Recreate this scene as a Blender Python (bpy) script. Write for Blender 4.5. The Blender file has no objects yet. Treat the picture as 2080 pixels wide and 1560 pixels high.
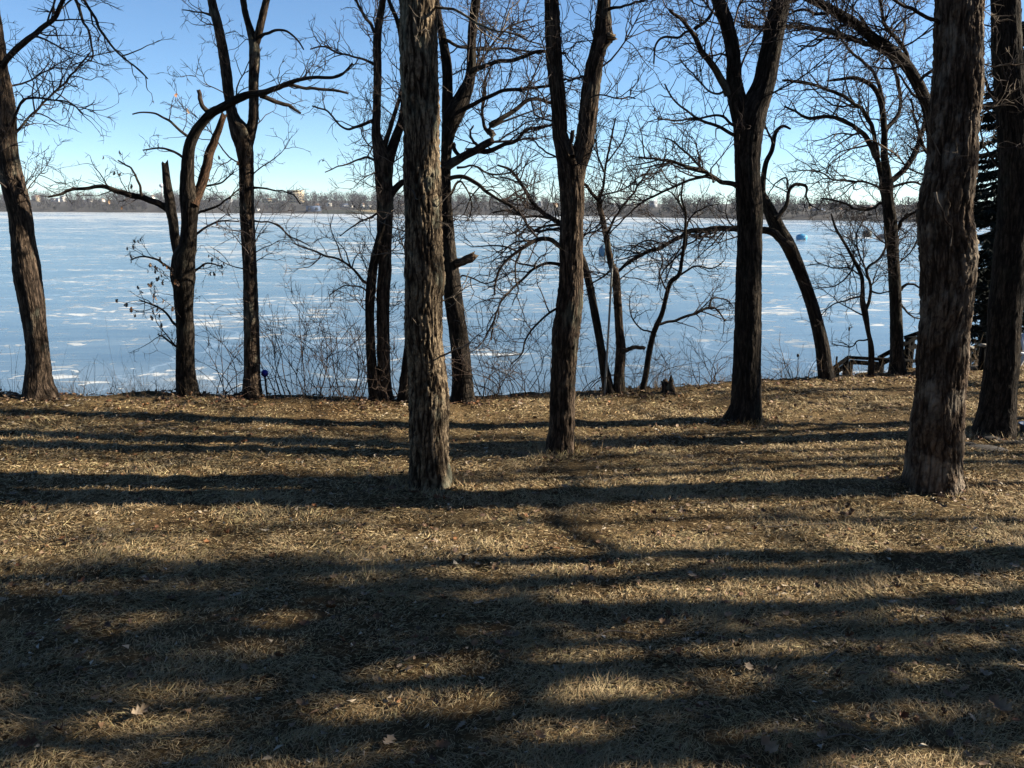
import bpy, math, random
import numpy as np
from mathutils import Vector, Matrix, noise as mnoise

sc = bpy.context.scene
COL = sc.collection
R = math.radians
PI = math.pi

# ------------------------------------------------------------------ camera
CAM = np.array([0.0, 0.0, 3.2])
F = 1750.0                                   # focal length in photo pixels
PITCH = math.atan((780 - 423) / F)
ROLL = R(0.3)
_f = np.array([0, math.cos(PITCH), -math.sin(PITCH)])
_u0 = np.array([0, math.sin(PITCH), math.cos(PITCH)])
_r0 = np.array([1.0, 0, 0])
_r = math.cos(ROLL) * _r0 + math.sin(ROLL) * _u0
_u = -math.sin(ROLL) * _r0 + math.cos(ROLL) * _u0
cam_d = bpy.data.cameras.new('camera')
cam_d.sensor_width = 36.0
cam_d.lens = 36.0 * F / 2080
cam_d.clip_start = 0.05
cam_d.clip_end = 6000
cam = bpy.data.objects.new('camera', cam_d)
COL.objects.link(cam)
M4 = Matrix.Identity(4)
for i in range(3):
    M4[i][0], M4[i][1], M4[i][2], M4[i][3] = _r[i], _u[i], -_f[i], CAM[i]
cam.matrix_world = M4
sc.camera = cam

# ------------------------------------------------------------------ sky and sun
SUN_EL, SUN_AZ = R(27), R(6)                 # azimuth from +X towards +Y
world = bpy.data.worlds.new('World')
sc.world = world
world.use_nodes = True
wn, wl = world.node_tree.nodes, world.node_tree.links
wn.clear()
sky = wn.new('ShaderNodeTexSky')
sky.sky_type = 'NISHITA'
sky.sun_disc = False
sky.sun_elevation = SUN_EL
sky.sun_rotation = PI / 2 - SUN_AZ
sky.altitude = 0
sky.air_density = 0.7
sky.dust_density = 0.0
sky.ozone_density = 4.0
bg = wn.new('ShaderNodeBackground')
bg.inputs['Strength'].default_value = 0.05
wo = wn.new('ShaderNodeOutputWorld')
hsv = wn.new('ShaderNodeHueSaturation')
hsv.inputs['Saturation'].default_value = 1.0
wb = wn.new('ShaderNodeMix'); wb.data_type = 'RGBA'; wb.blend_type = 'MULTIPLY'
wb.inputs[0].default_value = 1.0
wb.inputs[7].default_value = (0.98, 1.06, 1.05, 1)
wl.new(sky.outputs[0], hsv.inputs['Color'])
wl.new(hsv.outputs[0], wb.inputs[6])
wl.new(wb.outputs[2], bg.inputs['Color'])
wl.new(bg.outputs[0], wo.inputs['Surface'])
sun_d = bpy.data.lights.new('sun', 'SUN')
sun_d.energy = 5.0
sun_d.angle = R(0.53)
sun_d.color = (1.0, 0.90, 0.74)
sun = bpy.data.objects.new('sun', sun_d)
COL.objects.link(sun)
SD = Vector((math.cos(SUN_EL) * math.cos(SUN_AZ), math.cos(SUN_EL) * math.sin(SUN_AZ), math.sin(SUN_EL)))
sun.rotation_euler = SD.to_track_quat('Z', 'Y').to_euler()
sun.location = SD * 60

sc.view_settings.view_transform = 'Standard'
sc.view_settings.look = 'None'
sc.view_settings.exposure = 1.8
sc.view_settings.gamma = 1.0
sc.view_settings.use_curve_mapping = False
sc.cycles.max_bounces = 6
sc.cycles.diffuse_bounces = 1
sc.cycles.glossy_bounces = 2
sc.cycles.use_denoising = True

# ------------------------------------------------------------------ helpers
def ray(px, py):
    return _f + (px - 1040) / F * _r + (780 - py) / F * _u

def at(px, py, Y):                           # point of a pixel's sight line at world distance Y
    d = ray(px, py)
    return CAM + d * (Y / d[1])

def rise(x, y):                              # the lawn swells up a little towards the left
    k = np.clip((-np.asarray(x, float) - 0.3) / 6.0, 0, 2.0)
    return 0.30 * k ** 1.2 * np.clip((np.asarray(y, float) - 4.0) / 6.0, 0, 1)

def swell(x, y):
    return 0.05 * mnoise.noise(Vector((x * 0.22, y * 0.22, 3.1))) + 0.02 * mnoise.noise(Vector((x * 0.8, y * 0.8, 7.7)))

def on_z(px, py, z=None):                    # where a sight line meets the lawn (or a level z)
    d = ray(px, py)
    if z is not None: return CAM + d * ((z - CAM[2]) / d[2])
    h = 0.0
    for _ in range(10):
        p = CAM + d * ((h - CAM[2]) / d[2])
        h = 0.5 * h + 0.5 * (float(rise(p[0], p[1])) + swell(p[0], p[1]))
    return CAM + d * ((h - CAM[2]) / d[2])

def px_m(P):                                 # metres per photo pixel at a point
    return float(np.dot(np.asarray(P) - CAM, _f)) / F

def nrm(v):
    return v / np.maximum(np.linalg.norm(v, axis=-1, keepdims=True), 1e-9)

def make_mesh(name, V, quads=None, tris=None, smooth=True, vec=None, col=None, mat_idx=None, rel=None):
    me = bpy.data.meshes.new(name)
    V = np.asarray(V, dtype=np.float32).reshape(-1, 3)
    q = np.zeros((0, 4), np.int32) if quads is None else np.asarray(quads, np.int32).reshape(-1, 4)
    t = np.zeros((0, 3), np.int32) if tris is None else np.asarray(tris, np.int32).reshape(-1, 3)
    me.vertices.add(len(V))
    me.vertices.foreach_set('co', V.ravel())
    nl = q.size + t.size
    me.loops.add(nl)
    me.loops.foreach_set('vertex_index', np.concatenate([q.ravel(), t.ravel()]).astype(np.int32))
    me.polygons.add(len(q) + len(t))
    st = np.concatenate([np.arange(len(q)) * 4, q.size + np.arange(len(t)) * 3]).astype(np.int32)
    me.polygons.foreach_set('loop_start', st)
    if smooth:
        me.polygons.foreach_set('use_smooth', np.ones(len(q) + len(t), bool))
    if vec is not None:
        a = me.attributes.new('barkco', 'FLOAT_VECTOR', 'POINT')
        a.data.foreach_set('vector', np.asarray(vec, np.float32).ravel())
    if rel is not None:
        a = me.attributes.new('relief', 'FLOAT', 'POINT')
        a.data.foreach_set('value', np.asarray(rel, np.float32).ravel())
    if col is not None:
        a = me.attributes.new('tint', 'FLOAT_COLOR', 'POINT')
        c = np.ones((len(V), 4), np.float32)
        c[:, :3] = col
        a.data.foreach_set('color', c.ravel())
    if mat_idx is not None:
        me.polygons.foreach_set('material_index', np.asarray(mat_idx, np.int32))
    me.update(calc_edges=True)
    me.validate()
    return me

def tag(o, label=None, cat=None, group=None, kind=None):
    if label: o['label'] = label
    if cat: o['category'] = cat
    if group: o['group'] = group
    if kind: o['kind'] = kind
    return o

def link(name, me, mat=None, parent=None):
    o = bpy.data.objects.new(name, me)
    COL.objects.link(o)
    if mat is not None and me is not None and len(me.materials) == 0:
        for m in (mat if isinstance(mat, (list, tuple)) else [mat]):
            me.materials.append(m)
    if parent is not None:
        o.parent = parent
    return o

def empty(name, loc, rz=0.0):
    o = bpy.data.objects.new(name, None)
    o.empty_display_size = 0.2
    o.location = tuple(float(c) for c in loc)
    o.rotation_euler = (0, 0, rz)
    COL.objects.link(o)
    return o

class MB:                                    # collects boxes and bars into one mesh
    def __init__(s): s.V, s.Q, s.n = [], [], 0
    def add(s, V, Q):
        s.V.append(np.asarray(V, float)); s.Q.append(np.asarray(Q) + s.n); s.n += len(V)
    def box(s, c, size, rz=0.0):
        c = np.asarray(c, float); h = np.asarray(size, float) / 2
        v = np.array([[x, y, z] for x in (-1, 1) for y in (-1, 1) for z in (-1, 1)]) * h
        ca, sa = math.cos(rz), math.sin(rz)
        v = np.stack([v[:, 0] * ca - v[:, 1] * sa, v[:, 0] * sa + v[:, 1] * ca, v[:, 2]], 1) + c
        s.add(v, [[0, 1, 3, 2], [4, 6, 7, 5], [0, 4, 5, 1], [2, 3, 7, 6], [0, 2, 6, 4], [1, 5, 7, 3]])
    def bar(s, p, q, w, h):                  # square bar from p to q, w sideways and h upright
        p, q = np.asarray(p, float), np.asarray(q, float)
        t = nrm(q - p)
        up = np.array([0, 0, 1.0]) if abs(t[2]) < 0.95 else np.array([0, 1.0, 0])
        a = nrm(np.cross(t, up)); b = np.cross(a, t)
        v = [e + a * (w / 2 * i) + b * (h / 2 * j) for e in (p, q) for i in (-1, 1) for j in (-1, 1)]
        s.add(v, [[0, 1, 3, 2], [4, 6, 7, 5], [0, 4, 5, 1], [2, 3, 7, 6], [0, 2, 6, 4], [1, 5, 7, 3]])
    def mesh(s, name, org=(0, 0, 0), smooth=False):
        return make_mesh(name, np.concatenate(s.V) - np.asarray(org), np.concatenate(s.Q), smooth=smooth)

def part(name, mb, mat, parent, org):
    return link(name, mb.mesh(name, org), mat, parent)

# ------------------------------------------------------------------ materials
def new_mat(name, rough=0.9, spec=0.2):
    m = bpy.data.materials.new(name)
    m.use_nodes = True
    b = m.node_tree.nodes['Principled BSDF']
    b.inputs['Roughness'].default_value = rough
    b.inputs['Specular IOR Level'].default_value = spec
    return m, m.node_tree.nodes, m.node_tree.links, b

def ramp(N, stops, interp='LINEAR'):
    r = N.new('ShaderNodeValToRGB')
    r.color_ramp.interpolation = interp
    e = r.color_ramp.elements
    while len(e) < len(stops): e.new(0.5)
    for el, (p, c) in zip(e, stops):
        el.position = p
        el.color = (c[0], c[1], c[2], 1) if not isinstance(c, (int, float)) else (c, c, c, 1)
    return r

def mapped(N, L, src, scale):
    mp = N.new('ShaderNodeMapping')
    mp.inputs['Scale'].default_value = scale
    L.new(src, mp.inputs['Vector'])
    return mp.outputs[0]

def noise_n(N, L, vec, scale, detail=4, rough=0.55, dist=0.0):
    n = N.new('ShaderNodeTexNoise')
    n.inputs['Scale'].default_value = scale
    n.inputs['Detail'].default_value = detail
    n.inputs['Roughness'].default_value = rough
    n.inputs['Distortion'].default_value = dist
    L.new(vec, n.inputs['Vector'])
    return n.outputs['Fac']

def mixc(N, L, fac, a, b, mode='MIX'):
    m = N.new('ShaderNodeMix'); m.data_type = 'RGBA'; m.blend_type = mode
    for sock, v in ((m.inputs[0], fac), (m.inputs[6], a), (m.inputs[7], b)):
        if hasattr(v, 'is_output'): L.new(v, sock)
        elif isinstance(v, (int, float)): sock.default_value = v
        else: sock.default_value = (v[0], v[1], v[2], 1)
    return m.outputs[2]

def mathn(N, L, op, a, b=0.0, clamp=False):
    m = N.new('ShaderNodeMath'); m.operation = op; m.use_clamp = clamp
    for s, v in ((m.inputs[0], a), (m.inputs[1], b)):
        if hasattr(v, 'is_output'): L.new(v, s)
        else: s.default_value = v
    return m.outputs[0]

def plain(name, col, rough=0.8, var=0.25, scale=6.0, spec=0.25, metal=0.0):
    m, N, L, b = new_mat(name, rough, spec)
    tc = N.new('ShaderNodeTexCoord')
    n = noise_n(N, L, tc.outputs['Object'], scale, 5)
    c = ramp(N, [(0.25, [x * (1 - var) for x in col]), (0.75, [min(1, x * (1 + var)) for x in col])])
    L.new(n, c.inputs[0]); L.new(c.outputs[0], b.inputs['Base Color'])
    b.inputs['Metallic'].default_value = metal
    return m

def bark_mat(name, ridge, fissure, scale, bump, lich=0.0, pale=None, lr=(0.56, 0.66)):
    m, N, L, b = new_mat(name, 0.95, 0.08)
    at_ = N.new('ShaderNodeAttribute'); at_.attribute_name = 'barkco'
    warp = N.new('ShaderNodeTexNoise'); warp.inputs['Scale'].default_value = 9.0; warp.inputs['Detail'].default_value = 3
    L.new(mapped(N, L, at_.outputs['Vector'], (1, 1, 0.5)), warp.inputs['Vector'])
    vm = N.new('ShaderNodeVectorMath'); vm.operation = 'MULTIPLY_ADD'
    L.new(warp.outputs['Color'], vm.inputs[0]); vm.inputs[1].default_value = (.045, .045, .09)
    L.new(at_.outputs['Vector'], vm.inputs[2])
    def ridge_line(vec, sc_, hi):
        f = noise_n(N, L, vec, sc_, 2, 0.5)
        f = mathn(N, L, 'ABSOLUTE', mathn(N, L, 'SUBTRACT', f, 0.5))
        r_ = ramp(N, [(0.0, 0), (hi, 1)], 'EASE')
        L.new(f, r_.inputs[0])
        return r_.outputs[0]
    f1 = ridge_line(mapped(N, L, vm.outputs[0], (1, 1, 0.13)), scale, 0.10)
    f2 = ridge_line(mapped(N, L, vm.outputs[0], (1, 1, 0.20)), scale * 1.9, 0.12)
    f3 = ridge_line(mapped(N, L, vm.outputs[0], (1, 1, 1.0)), scale * 0.8, 0.035)
    e_ = mathn(N, L, 'MULTIPLY', f1, mathn(N, L, 'ADD', 0.45, mathn(N, L, 'MULTIPLY', f2, 0.55)))
    e_ = mathn(N, L, 'MULTIPLY', e_, mathn(N, L, 'ADD', 0.55, mathn(N, L, 'MULTIPLY', f3, 0.45)))
    edge = ramp(N, [(0.0, 0), (1.0, 1)])
    L.new(e_, edge.inputs[0])
    fine = noise_n(N, L, mapped(N, L, vm.outputs[0], (1, 1, 0.3)), 70, 5, 0.65)
    big = noise_n(N, L, at_.outputs['Vector'], 2.3, 4)
    hgt = mathn(N, L, 'ADD', mathn(N, L, 'MULTIPLY', edge.outputs[0], 0.7), mathn(N, L, 'MULTIPLY', fine, 0.45))
    c = mixc(N, L, edge.outputs[0], fissure, ridge)
    fr = ramp(N, [(0.3, 0.62), (0.72, 1.22)])
    L.new(fine, fr.inputs[0])
    c = mixc(N, L, 1.0, c, fr.outputs[0], 'MULTIPLY')
    br = ramp(N, [(0.3, [0.75, 0.72, 0.70]), (0.7, [1.15, 1.12, 1.05])])
    L.new(big, br.inputs[0])
    c = mixc(N, L, 1.0, c, br.outputs[0], 'MULTIPLY')
    if lich:
        lm = ramp(N, [(lr[0], 0), (lr[1], lich)])
        L.new(noise_n(N, L, mapped(N, L, at_.outputs['Vector'], (1, 1, 0.55)), 4.5, 5, 0.6), lm.inputs[0])
        c = mixc(N, L, lm.outputs[0], c, pale or (0.30, 0.32, 0.24))
    ra = N.new('ShaderNodeAttribute'); ra.attribute_name = 'relief'
    rl = ramp(N, [(0.0, 1.0), (0.25, 1.0), (0.30, 0.30), (0.60, 0.80), (0.95, 1.15)])
    L.new(ra.outputs['Fac'], rl.inputs[0])
    c = mixc(N, L, 1.0, c, rl.outputs[0], 'MULTIPLY')
    L.new(c, b.inputs['Base Color'])
    bp = N.new('ShaderNodeBump'); bp.inputs['Strength'].default_value = 1.0; bp.inputs['Distance'].default_value = bump
    L.new(hgt, bp.inputs['Height']); L.new(bp.outputs[0], b.inputs['Normal'])
    return m

M = {}
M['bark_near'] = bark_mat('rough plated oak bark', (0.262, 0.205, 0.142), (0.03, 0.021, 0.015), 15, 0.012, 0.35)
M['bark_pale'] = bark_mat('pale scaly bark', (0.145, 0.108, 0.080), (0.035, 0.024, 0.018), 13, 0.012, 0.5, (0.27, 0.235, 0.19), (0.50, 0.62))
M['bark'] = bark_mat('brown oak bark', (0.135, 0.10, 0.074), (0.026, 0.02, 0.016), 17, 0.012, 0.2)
M['bark_dark'] = bark_mat('shade darkened oak bark', (0.058, 0.047, 0.037), (0.014, 0.012, 0.011), 17, 0.012, 0.25, (0.06, 0.062, 0.045))  # shade over these trunks is put into the bark colour
M['bark_limb'] = bark_mat('dark limb bark', (0.058, 0.045, 0.036), (0.02, 0.016, 0.014), 30, 0.006, 0.15)
M['torn'] = bark_mat('torn reddish wood', (0.11, 0.066, 0.042), (0.03, 0.02, 0.014), 40, 0.01)
M['twig'] = plain('dark twig bark', (0.040, 0.031, 0.027), 0.9, 0.4, 9, 0.1)
M['twig_pale'] = plain('grey brown twig bark', (0.14, 0.115, 0.09), 0.9, 0.35, 9, 0.1)
M['shrub'] = plain('brown brush bark', (0.06, 0.043, 0.034), 0.9, 0.4, 7, 0.1)
M['needle'] = plain('dark spruce needles', (0.009, 0.014, 0.011), 0.8, 0.5, 3, 0.15)

# ------------------------------------------------------------------ tubes and growth
def tubes(P, Rr, sides):
    """P (N,k,3), Rr (N,k) -> verts, quads of N closed-off tubes"""
    N_, k, _ = P.shape
    T = np.empty_like(P)
    T[:, 1:-1] = P[:, 2:] - P[:, :-2]; T[:, 0] = P[:, 1] - P[:, 0]; T[:, -1] = P[:, -1] - P[:, -2]
    T = nrm(T)
    mean = nrm(P[:, -1] - P[:, 0] + 1e-6)
    ref = np.where(np.abs(mean[:, 2:3]) < 0.7, np.array([[0, 0, 1.0]]), np.array([[1.0, 0.2, 0]]))
    A = nrm(np.cross(T, ref[:, None, :]) + 1e-9)
    B = np.cross(T, A)
    th = np.arange(sides) * 2 * PI / sides
    V = P[:, :, None, :] + Rr[:, :, None, None] * (A[:, :, None, :] * np.cos(th)[None, None, :, None] + B[:, :, None, :] * np.sin(th)[None, None, :, None])
    idx = np.arange(N_ * k * sides).reshape(N_, k, sides)
    j = (np.arange(sides) + 1) % sides
    Q = np.stack([idx[:, :-1, :], idx[:, :-1][:, :, j], idx[:, 1:][:, :, j], idx[:, 1:, :]], -1).reshape(-1, 4)
    return V.reshape(-1, 3), Q

def spline(pts, n):
    """Catmull-Rom resample of (k,d) to n points, even by length of the first three columns"""
    pts = np.asarray(pts, float)
    if len(pts) == 2:
        t = np.linspace(0, 1, n)[:, None]
        return pts[0] * (1 - t) + pts[1] * t
    p = np.vstack([2 * pts[0] - pts[1], pts, 2 * pts[-1] - pts[-2]])
    out = []
    for i in range(1, len(p) - 2):
        t = np.linspace(0, 1, 12, endpoint=False)[:, None]
        a, b, c, d = p[i - 1], p[i], p[i + 1], p[i + 2]
        out.append(0.5 * (2 * b + (c - a) * t + (2 * a - 5 * b + 4 * c - d) * t**2 + (3 * b - a - 3 * c + d) * t**3))
    out = np.vstack(out + [pts[-1:]])
    s = np.concatenate([[0], np.cumsum(np.linalg.norm(np.diff(out[:, :3], axis=0), axis=1))])
    g = np.linspace(0, s[-1], n)
    return np.stack([np.interp(g, s, out[:, i]) for i in range(out.shape[1])], 1)

def sprout(P, Rr, rng, dens, lo, hi, ang, up, wig, k, ratio, tmin=0.15, rmin=0.0022, rlen=0.013, tip=True):
    """children of the tubes (P,Rr): level-wise, all at once"""
    N_, kp, _ = P.shape
    if N_ == 0: return np.zeros((0, k, 3)), np.zeros((0, k))
    L = np.linalg.norm(np.diff(P, axis=1), axis=2).sum(1)
    cnt = rng.poisson(np.maximum(L * dens, 0.3))
    idx = np.repeat(np.arange(N_), cnt)
    n = len(idx)
    if n == 0: return np.zeros((0, k, 3)), np.zeros((0, k))
    t = tmin + (1 - tmin) * rng.random(n) ** 0.8
    f = t * (kp - 1); i0 = np.minimum(f.astype(int), kp - 2); w = (f - i0)[:, None]
    p0 = P[idx, i0] * (1 - w) + P[idx, i0 + 1] * w
    r0 = Rr[idx, i0] * (1 - w[:, 0]) + Rr[idx, i0 + 1] * w[:, 0]
    tan = nrm(P[idx, i0 + 1] - P[idx, i0])
    v = rng.normal(size=(n, 3)); v[:, 2] += up * 1.5
    perp = nrm(v - (v * tan).sum(1, keepdims=True) * tan)
    a = np.radians(rng.normal(ang, 14, n))[:, None]
    d = nrm(np.cos(a) * tan + np.sin(a) * perp)
    ln = rng.uniform(lo, hi, n) * (1.15 - 0.55 * t) * np.clip(L[idx] / (hi * 1.4), 0.45, 1.0)
    out = np.empty((n, k, 3)); out[:, 0] = p0
    st = (ln / (k - 1))[:, None]
    for j in range(1, k):
        d = nrm(d + rng.normal(size=(n, 3)) * wig + np.array([0, 0, up * 0.25]))
        out[:, j] = out[:, j - 1] + d * st
    rs = np.clip(np.minimum(r0 * ratio, ln * rlen), rmin, None)
    g = np.linspace(0, 1, k)[None, :]
    rr = rs[:, None] * (1 - g) ** 0.8 + rmin * 0.8
    return out, rr

def trunk_geo(path, sides, step, flare=0.35, rough=0.0, plate=(18, 5), seed=0, lumps=0.06, cap=False, fine=None, want_rel=False):
    """swept trunk with root flare and, close by, real bark plates. path (k,4): x y z r, base first"""
    rng = np.random.default_rng(seed)
    L = np.linalg.norm(np.diff(path[:, :3], axis=0), axis=1).sum()
    if fine is not None and fine < L - 1:     # wide rows above the part one sees
        g_ = np.concatenate([np.arange(0, fine, step), np.arange(fine, L, step * 6), [L]])
        S0 = spline(path, 400); s0 = np.linspace(0, L, 400)
        S = np.stack([np.interp(g_, s0, S0[:, i]) for i in range(4)], 1); n = len(S)
        s = g_
    else:
        n = max(8, int(L / step))
        S = spline(path, n); s = np.linspace(0, L, n)
    C, rad = S[:, :3], S[:, 3].copy()
    T = nrm(np.gradient(C, s, axis=0))
    ref = np.array([0.0, 1.0, 0.0]) if abs(T[:, 2]).mean() > 0.5 else np.array([0, 0, 1.0])
    A = nrm(np.cross(T, ref)); B = np.cross(T, A)
    th = np.arange(sides) * 2 * PI / sides
    r0 = path[0, 3]
    ph = rng.random(4) * 6.28
    lob = 0.5 * np.cos(4 * th + ph[0]) + 0.35 * np.cos(3 * th + ph[1]) + 0.25 * np.cos(7 * th + ph[2])
    fl = flare * np.exp(-s / (1.1 * r0 + 0.02))
    RR = rad[:, None] * (1 + fl[:, None] * (1 + 0.55 * lob[None, :]))
    Rm = float(np.median(rad))
    ct, sn = np.cos(th), np.sin(th)
    bark = np.stack(np.broadcast_arrays(ct[None, :] * Rm, sn[None, :] * Rm, s[:, None]), -1)
    off = rng.random(3) * 50
    bark_o = bark + off
    D = np.zeros((n, sides))
    flat = bark_o.reshape(-1, 3)
    lum = np.array([mnoise.noise(Vector((x * 3, y * 3, z * 1.6))) for x, y, z in flat.tolist()]).reshape(n, sides)
    D += lum * lumps * rad[:, None]
    rel = None
    if rough > 0:
        sx, sz = plate
        out = np.empty(len(flat))
        nz = mnoise.noise
        for i, (x, y, z) in enumerate(flat.tolist()):
            w = nz(Vector((x * 7, y * 7, z * 4))) * 0.55
            f1 = abs(nz(Vector((x * sx + w, y * sx + w, z * sz * 0.42 + w))))
            f2 = abs(nz(Vector((x * sx * 1.7 + 7, y * sx * 1.7 - w, z * sz * 0.9))))
            f3 = abs(nz(Vector((x * sx * 0.6, y * sx * 0.6 + 3, z * sz * 3.0 + w))))
            e = min(1.0, f1 * 4.5) * (0.5 + 0.5 * min(1.0, f2 * 4)) * (0.40 + 0.60 * min(1.0, f3 * 7))
            out[i] = e * (0.85 + 0.4 * nz(Vector((x * 40, y * 40, z * 14))))
        D += (out.reshape(n, sides) - 0.6) * rough
        rel = 0.32 + 0.6 * np.clip(out, 0, 1.1)
    RR = RR + D
    V = C[:, None, :] + RR[:, :, None] * (A[:, None, :] * ct[None, :, None] + B[:, None, :] * sn[None, :, None])
    idx = np.arange(n * sides).reshape(n, sides)
    j = (np.arange(sides) + 1) % sides
    Q = np.stack([idx[:-1], idx[:-1][:, j], idx[1:][:, j], idx[1:]], -1).reshape(-1, 4)
    V = V.reshape(-1, 3); bk = bark_o.reshape(-1, 3)
    tr = None
    if cap:                                   # jagged torn end
        c = C[-1] + T[-1] * rad[-1] * 0.4
        V = np.vstack([V, c]); bk = np.vstack([bk, bk[-1]])
        m = len(V) - 1
        tr = np.stack([idx[-1], idx[-1][j], np.full(sides, m)], 1)
        jag = np.abs(rng.normal(size=sides)) * rad[-1] * 0.9
        V[idx[-1]] += T[-1] * jag[:, None]
        if rel is not None: rel = np.append(rel, 0.8)
    if want_rel: return V, Q, tr, bk, rel
    return V, Q, tr, bk, S

class Tree:
    def __init__(s, name, label, base_px, cat='tree', group=None, Y=None, seed=1, z=None):
        g = on_z(base_px[0], base_px[1], z) if Y is None else at(base_px[0], base_px[1], Y)
        s.Y = g[1]; s.base = np.array([g[0], g[1], g[2]])
        s.root = empty(name, s.base)
        tag(s.root, label, cat, group)
        s.rng = np.random.default_rng(seed)
        s.seed = seed
        s.P1, s.R1 = [], []                   # twig-bearing limbs
        s.tw = []

    def path(s, pts, drift=0.0, y0=None, ext=0.0, end_r=0.03, lean=0.0, bow=0.0, sink=False):
        """pixel trace (x,y,width) -> (k,4) world path"""
        y0 = s.Y if y0 is None else y0
        pl = np.asarray([(p[0], p[1]) for p in pts], float)
        sl = np.concatenate([[0], np.cumsum(np.linalg.norm(np.diff(pl, axis=0), axis=1))])
        sl = sl / sl[-1]
        out = []
        for (x, y, w), q in zip(pts, sl):
            p = at(x, y, y0 + drift * q + bow * math.sin(PI * q))
            out.append([*p, w / 2 * px_m(p)])
        out = np.array(out)
        if sink:
            first = out[0].copy(); first[2] -= 0.2; out = np.vstack([first, out])
        s.fine = float(np.linalg.norm(np.diff(out[:, :3], axis=0), axis=1).sum()) + 0.5
        if ext > 0:
            d = nrm(out[-1, :3] - out[-2, :3])
            p, r = out[-1, :3].copy(), out[-1, 3]
            k = max(3, int(ext / 0.7))
            for i in range(k):
                d = nrm(d + s.rng.normal(size=3) * 0.16 + np.array([0, 0, 0.10]))
                p = p + d * ext / k
                out = np.vstack([out, [*p, r + (end_r - r) * (i + 1) / k]])
        return out

    def trunk(s, path, mat='bark', sides=40, step=0.04, name='trunk', **kw):
        kw.setdefault('seed', s.seed)
        V, Q, tr, bk, rel = trunk_geo(path, sides, step, fine=getattr(s, 'fine', None), want_rel=True, **kw)
        return link(name, make_mesh(name, V - s.base, Q, tr, vec=bk, rel=rel), M[mat], s.root)

    def limb(s, pts, drift=None, y0=None, mat='bark_limb', bear=True, ext=0.0, cap=False, name='limb', w2=None, bow=None, wob=0.8):
        if len(pts[0]) == 2:                  # width only given at the ends
            k = len(pts) - 1
            a, b = w2
            pts = [(p[0], p[1], a + (b - a) * i / k) for i, p in enumerate(pts)]
        ln = sum(math.hypot(pts[i + 1][0] - pts[i][0], pts[i + 1][1] - pts[i][1]) for i in range(len(pts) - 1)) * s.Y / F
        if drift is None: drift = s.rng.uniform(-0.45, 0.45) * ln
        if bow is None: bow = s.rng.uniform(-0.12, 0.12) * ln
        p = s.path(pts, drift, y0, ext, end_r=0.012, bow=bow)
        # crooked: a little wander between the traced bends
        sm = spline(p, max(10, int(ln / 0.10)))
        wv = np.cumsum(s.rng.normal(size=(len(sm), 3)), 0); wv -= np.linspace(0, 1, len(sm))[:, None] * wv[-1]
        sm[:, :3] += wv * 0.012 * wob
        rm = max(p[:, 3])
        V, Q, tr, bk, S = trunk_geo(sm, 14 if rm > 0.05 else 9, max(0.03, rm * 0.9), flare=0.25, seed=int(s.rng.integers(1e6)), lumps=0.22, cap=cap)
        o = link(name, make_mesh(name, V - s.base, Q, tr, vec=bk), M[mat], s.root)
        if bear:
            q = spline(sm, 14)
            s.P1.append(q[None, :, :3]); s.R1.append(q[None, :, 3])
        return o

    def crown(s, path, t0=0.0, dens=1.1, lo=1.2, hi=3.0, ang=52, up=0.05):
        """big procedural limbs on the part of a stem above the traced part, each limb joined into the crown"""
        q = spline(path, 24)
        k0 = int(t0 * 23)
        q = q[k0:]
        q = spline(q, 14)
        P, Rr = sprout(q[None, :, :3], q[None, :, 3], s.rng, dens, lo, hi, ang, up, 0.22, 12, 0.6, 0.0, 0.004, 0.02)
        s.P1.append(P); s.R1.append(Rr); s.tw.append((P, Rr, 6))
        s.P1.append(q[None, :, :3]); s.R1.append(q[None, :, 3])

    def sprays(s, path, dens=1.0, lo=0.3, hi=0.9, t0=0.1, t1=1.0, up=0.3, ang=60, wig=.16):
        q = spline(path, 30)
        q = spline(q[int(29 * t0):max(int(29 * t1), int(29 * t0) + 2)], 14)
        P, Rr = sprout(q[None, :, :3], q[None, :, 3], s.rng, dens * 1.25, lo, hi * 1.7, ang, up, wig, 10, 0.3, 0.0, 0.0025, 0.010)
        s.P1.append(P); s.R1.append(Rr); s.tw.append((P, Rr, 4))

    def twigs(s, mat='twig', d2=3.4, d3=5.0, d4=6.0, l2=(0.45, 1.5), l3=(0.22, 0.7), l4=(0.10, 0.30), up=0.12, wig=0.24, name='twigs'):
        tw = list(s.tw)
        d2, d3, d4 = d2 * 2.3, d3 * 1.25, d4 * 1.1
        P2s, R2s = [], []
        for P, Rr in zip(s.P1, s.R1):
            k = P.shape[1]
            if k != 14:
                g = np.linspace(0, k - 1, 14); i = np.minimum(g.astype(int), k - 2); w = (g - i)
                P = P[:, i] * (1 - w)[None, :, None] + P[:, i + 1] * w[None, :, None]
                Rr = Rr[:, i] * (1 - w)[None, :] + Rr[:, i + 1] * w[None, :]
            P2s.append(P); R2s.append(Rr)
        if not P2s: return
        P1, R1 = np.concatenate(P2s), np.concatenate(R2s)
        a = sprout(P1, R1, s.rng, d2, *l2, 50, up, wig, 8, 0.6)
        b = sprout(*a, s.rng, d3, *l3, 48, up, wig * 1.1, 5, 0.65)
        c = sprout(*b, s.rng, d4, *l4, 46, up, wig, 2, 0.7)
        s.tips = np.concatenate([a[0][:, -1], b[0][:, -1]])
        tw += [(*a, 4), (*b, 3), (*c, 3)]
        VV, QQ, n = [], [], 0
        for P, Rr, sd in tw:
            if len(P) == 0: continue
            V, Q = tubes(P, Rr, sd)
            VV.append(V); QQ.append(Q + n); n += len(V)
        o = link(name, make_mesh(name, np.concatenate(VV) - s.base, np.concatenate(QQ)), M[mat], s.root)
        o['kind'] = 'stuff'
        return o
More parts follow.
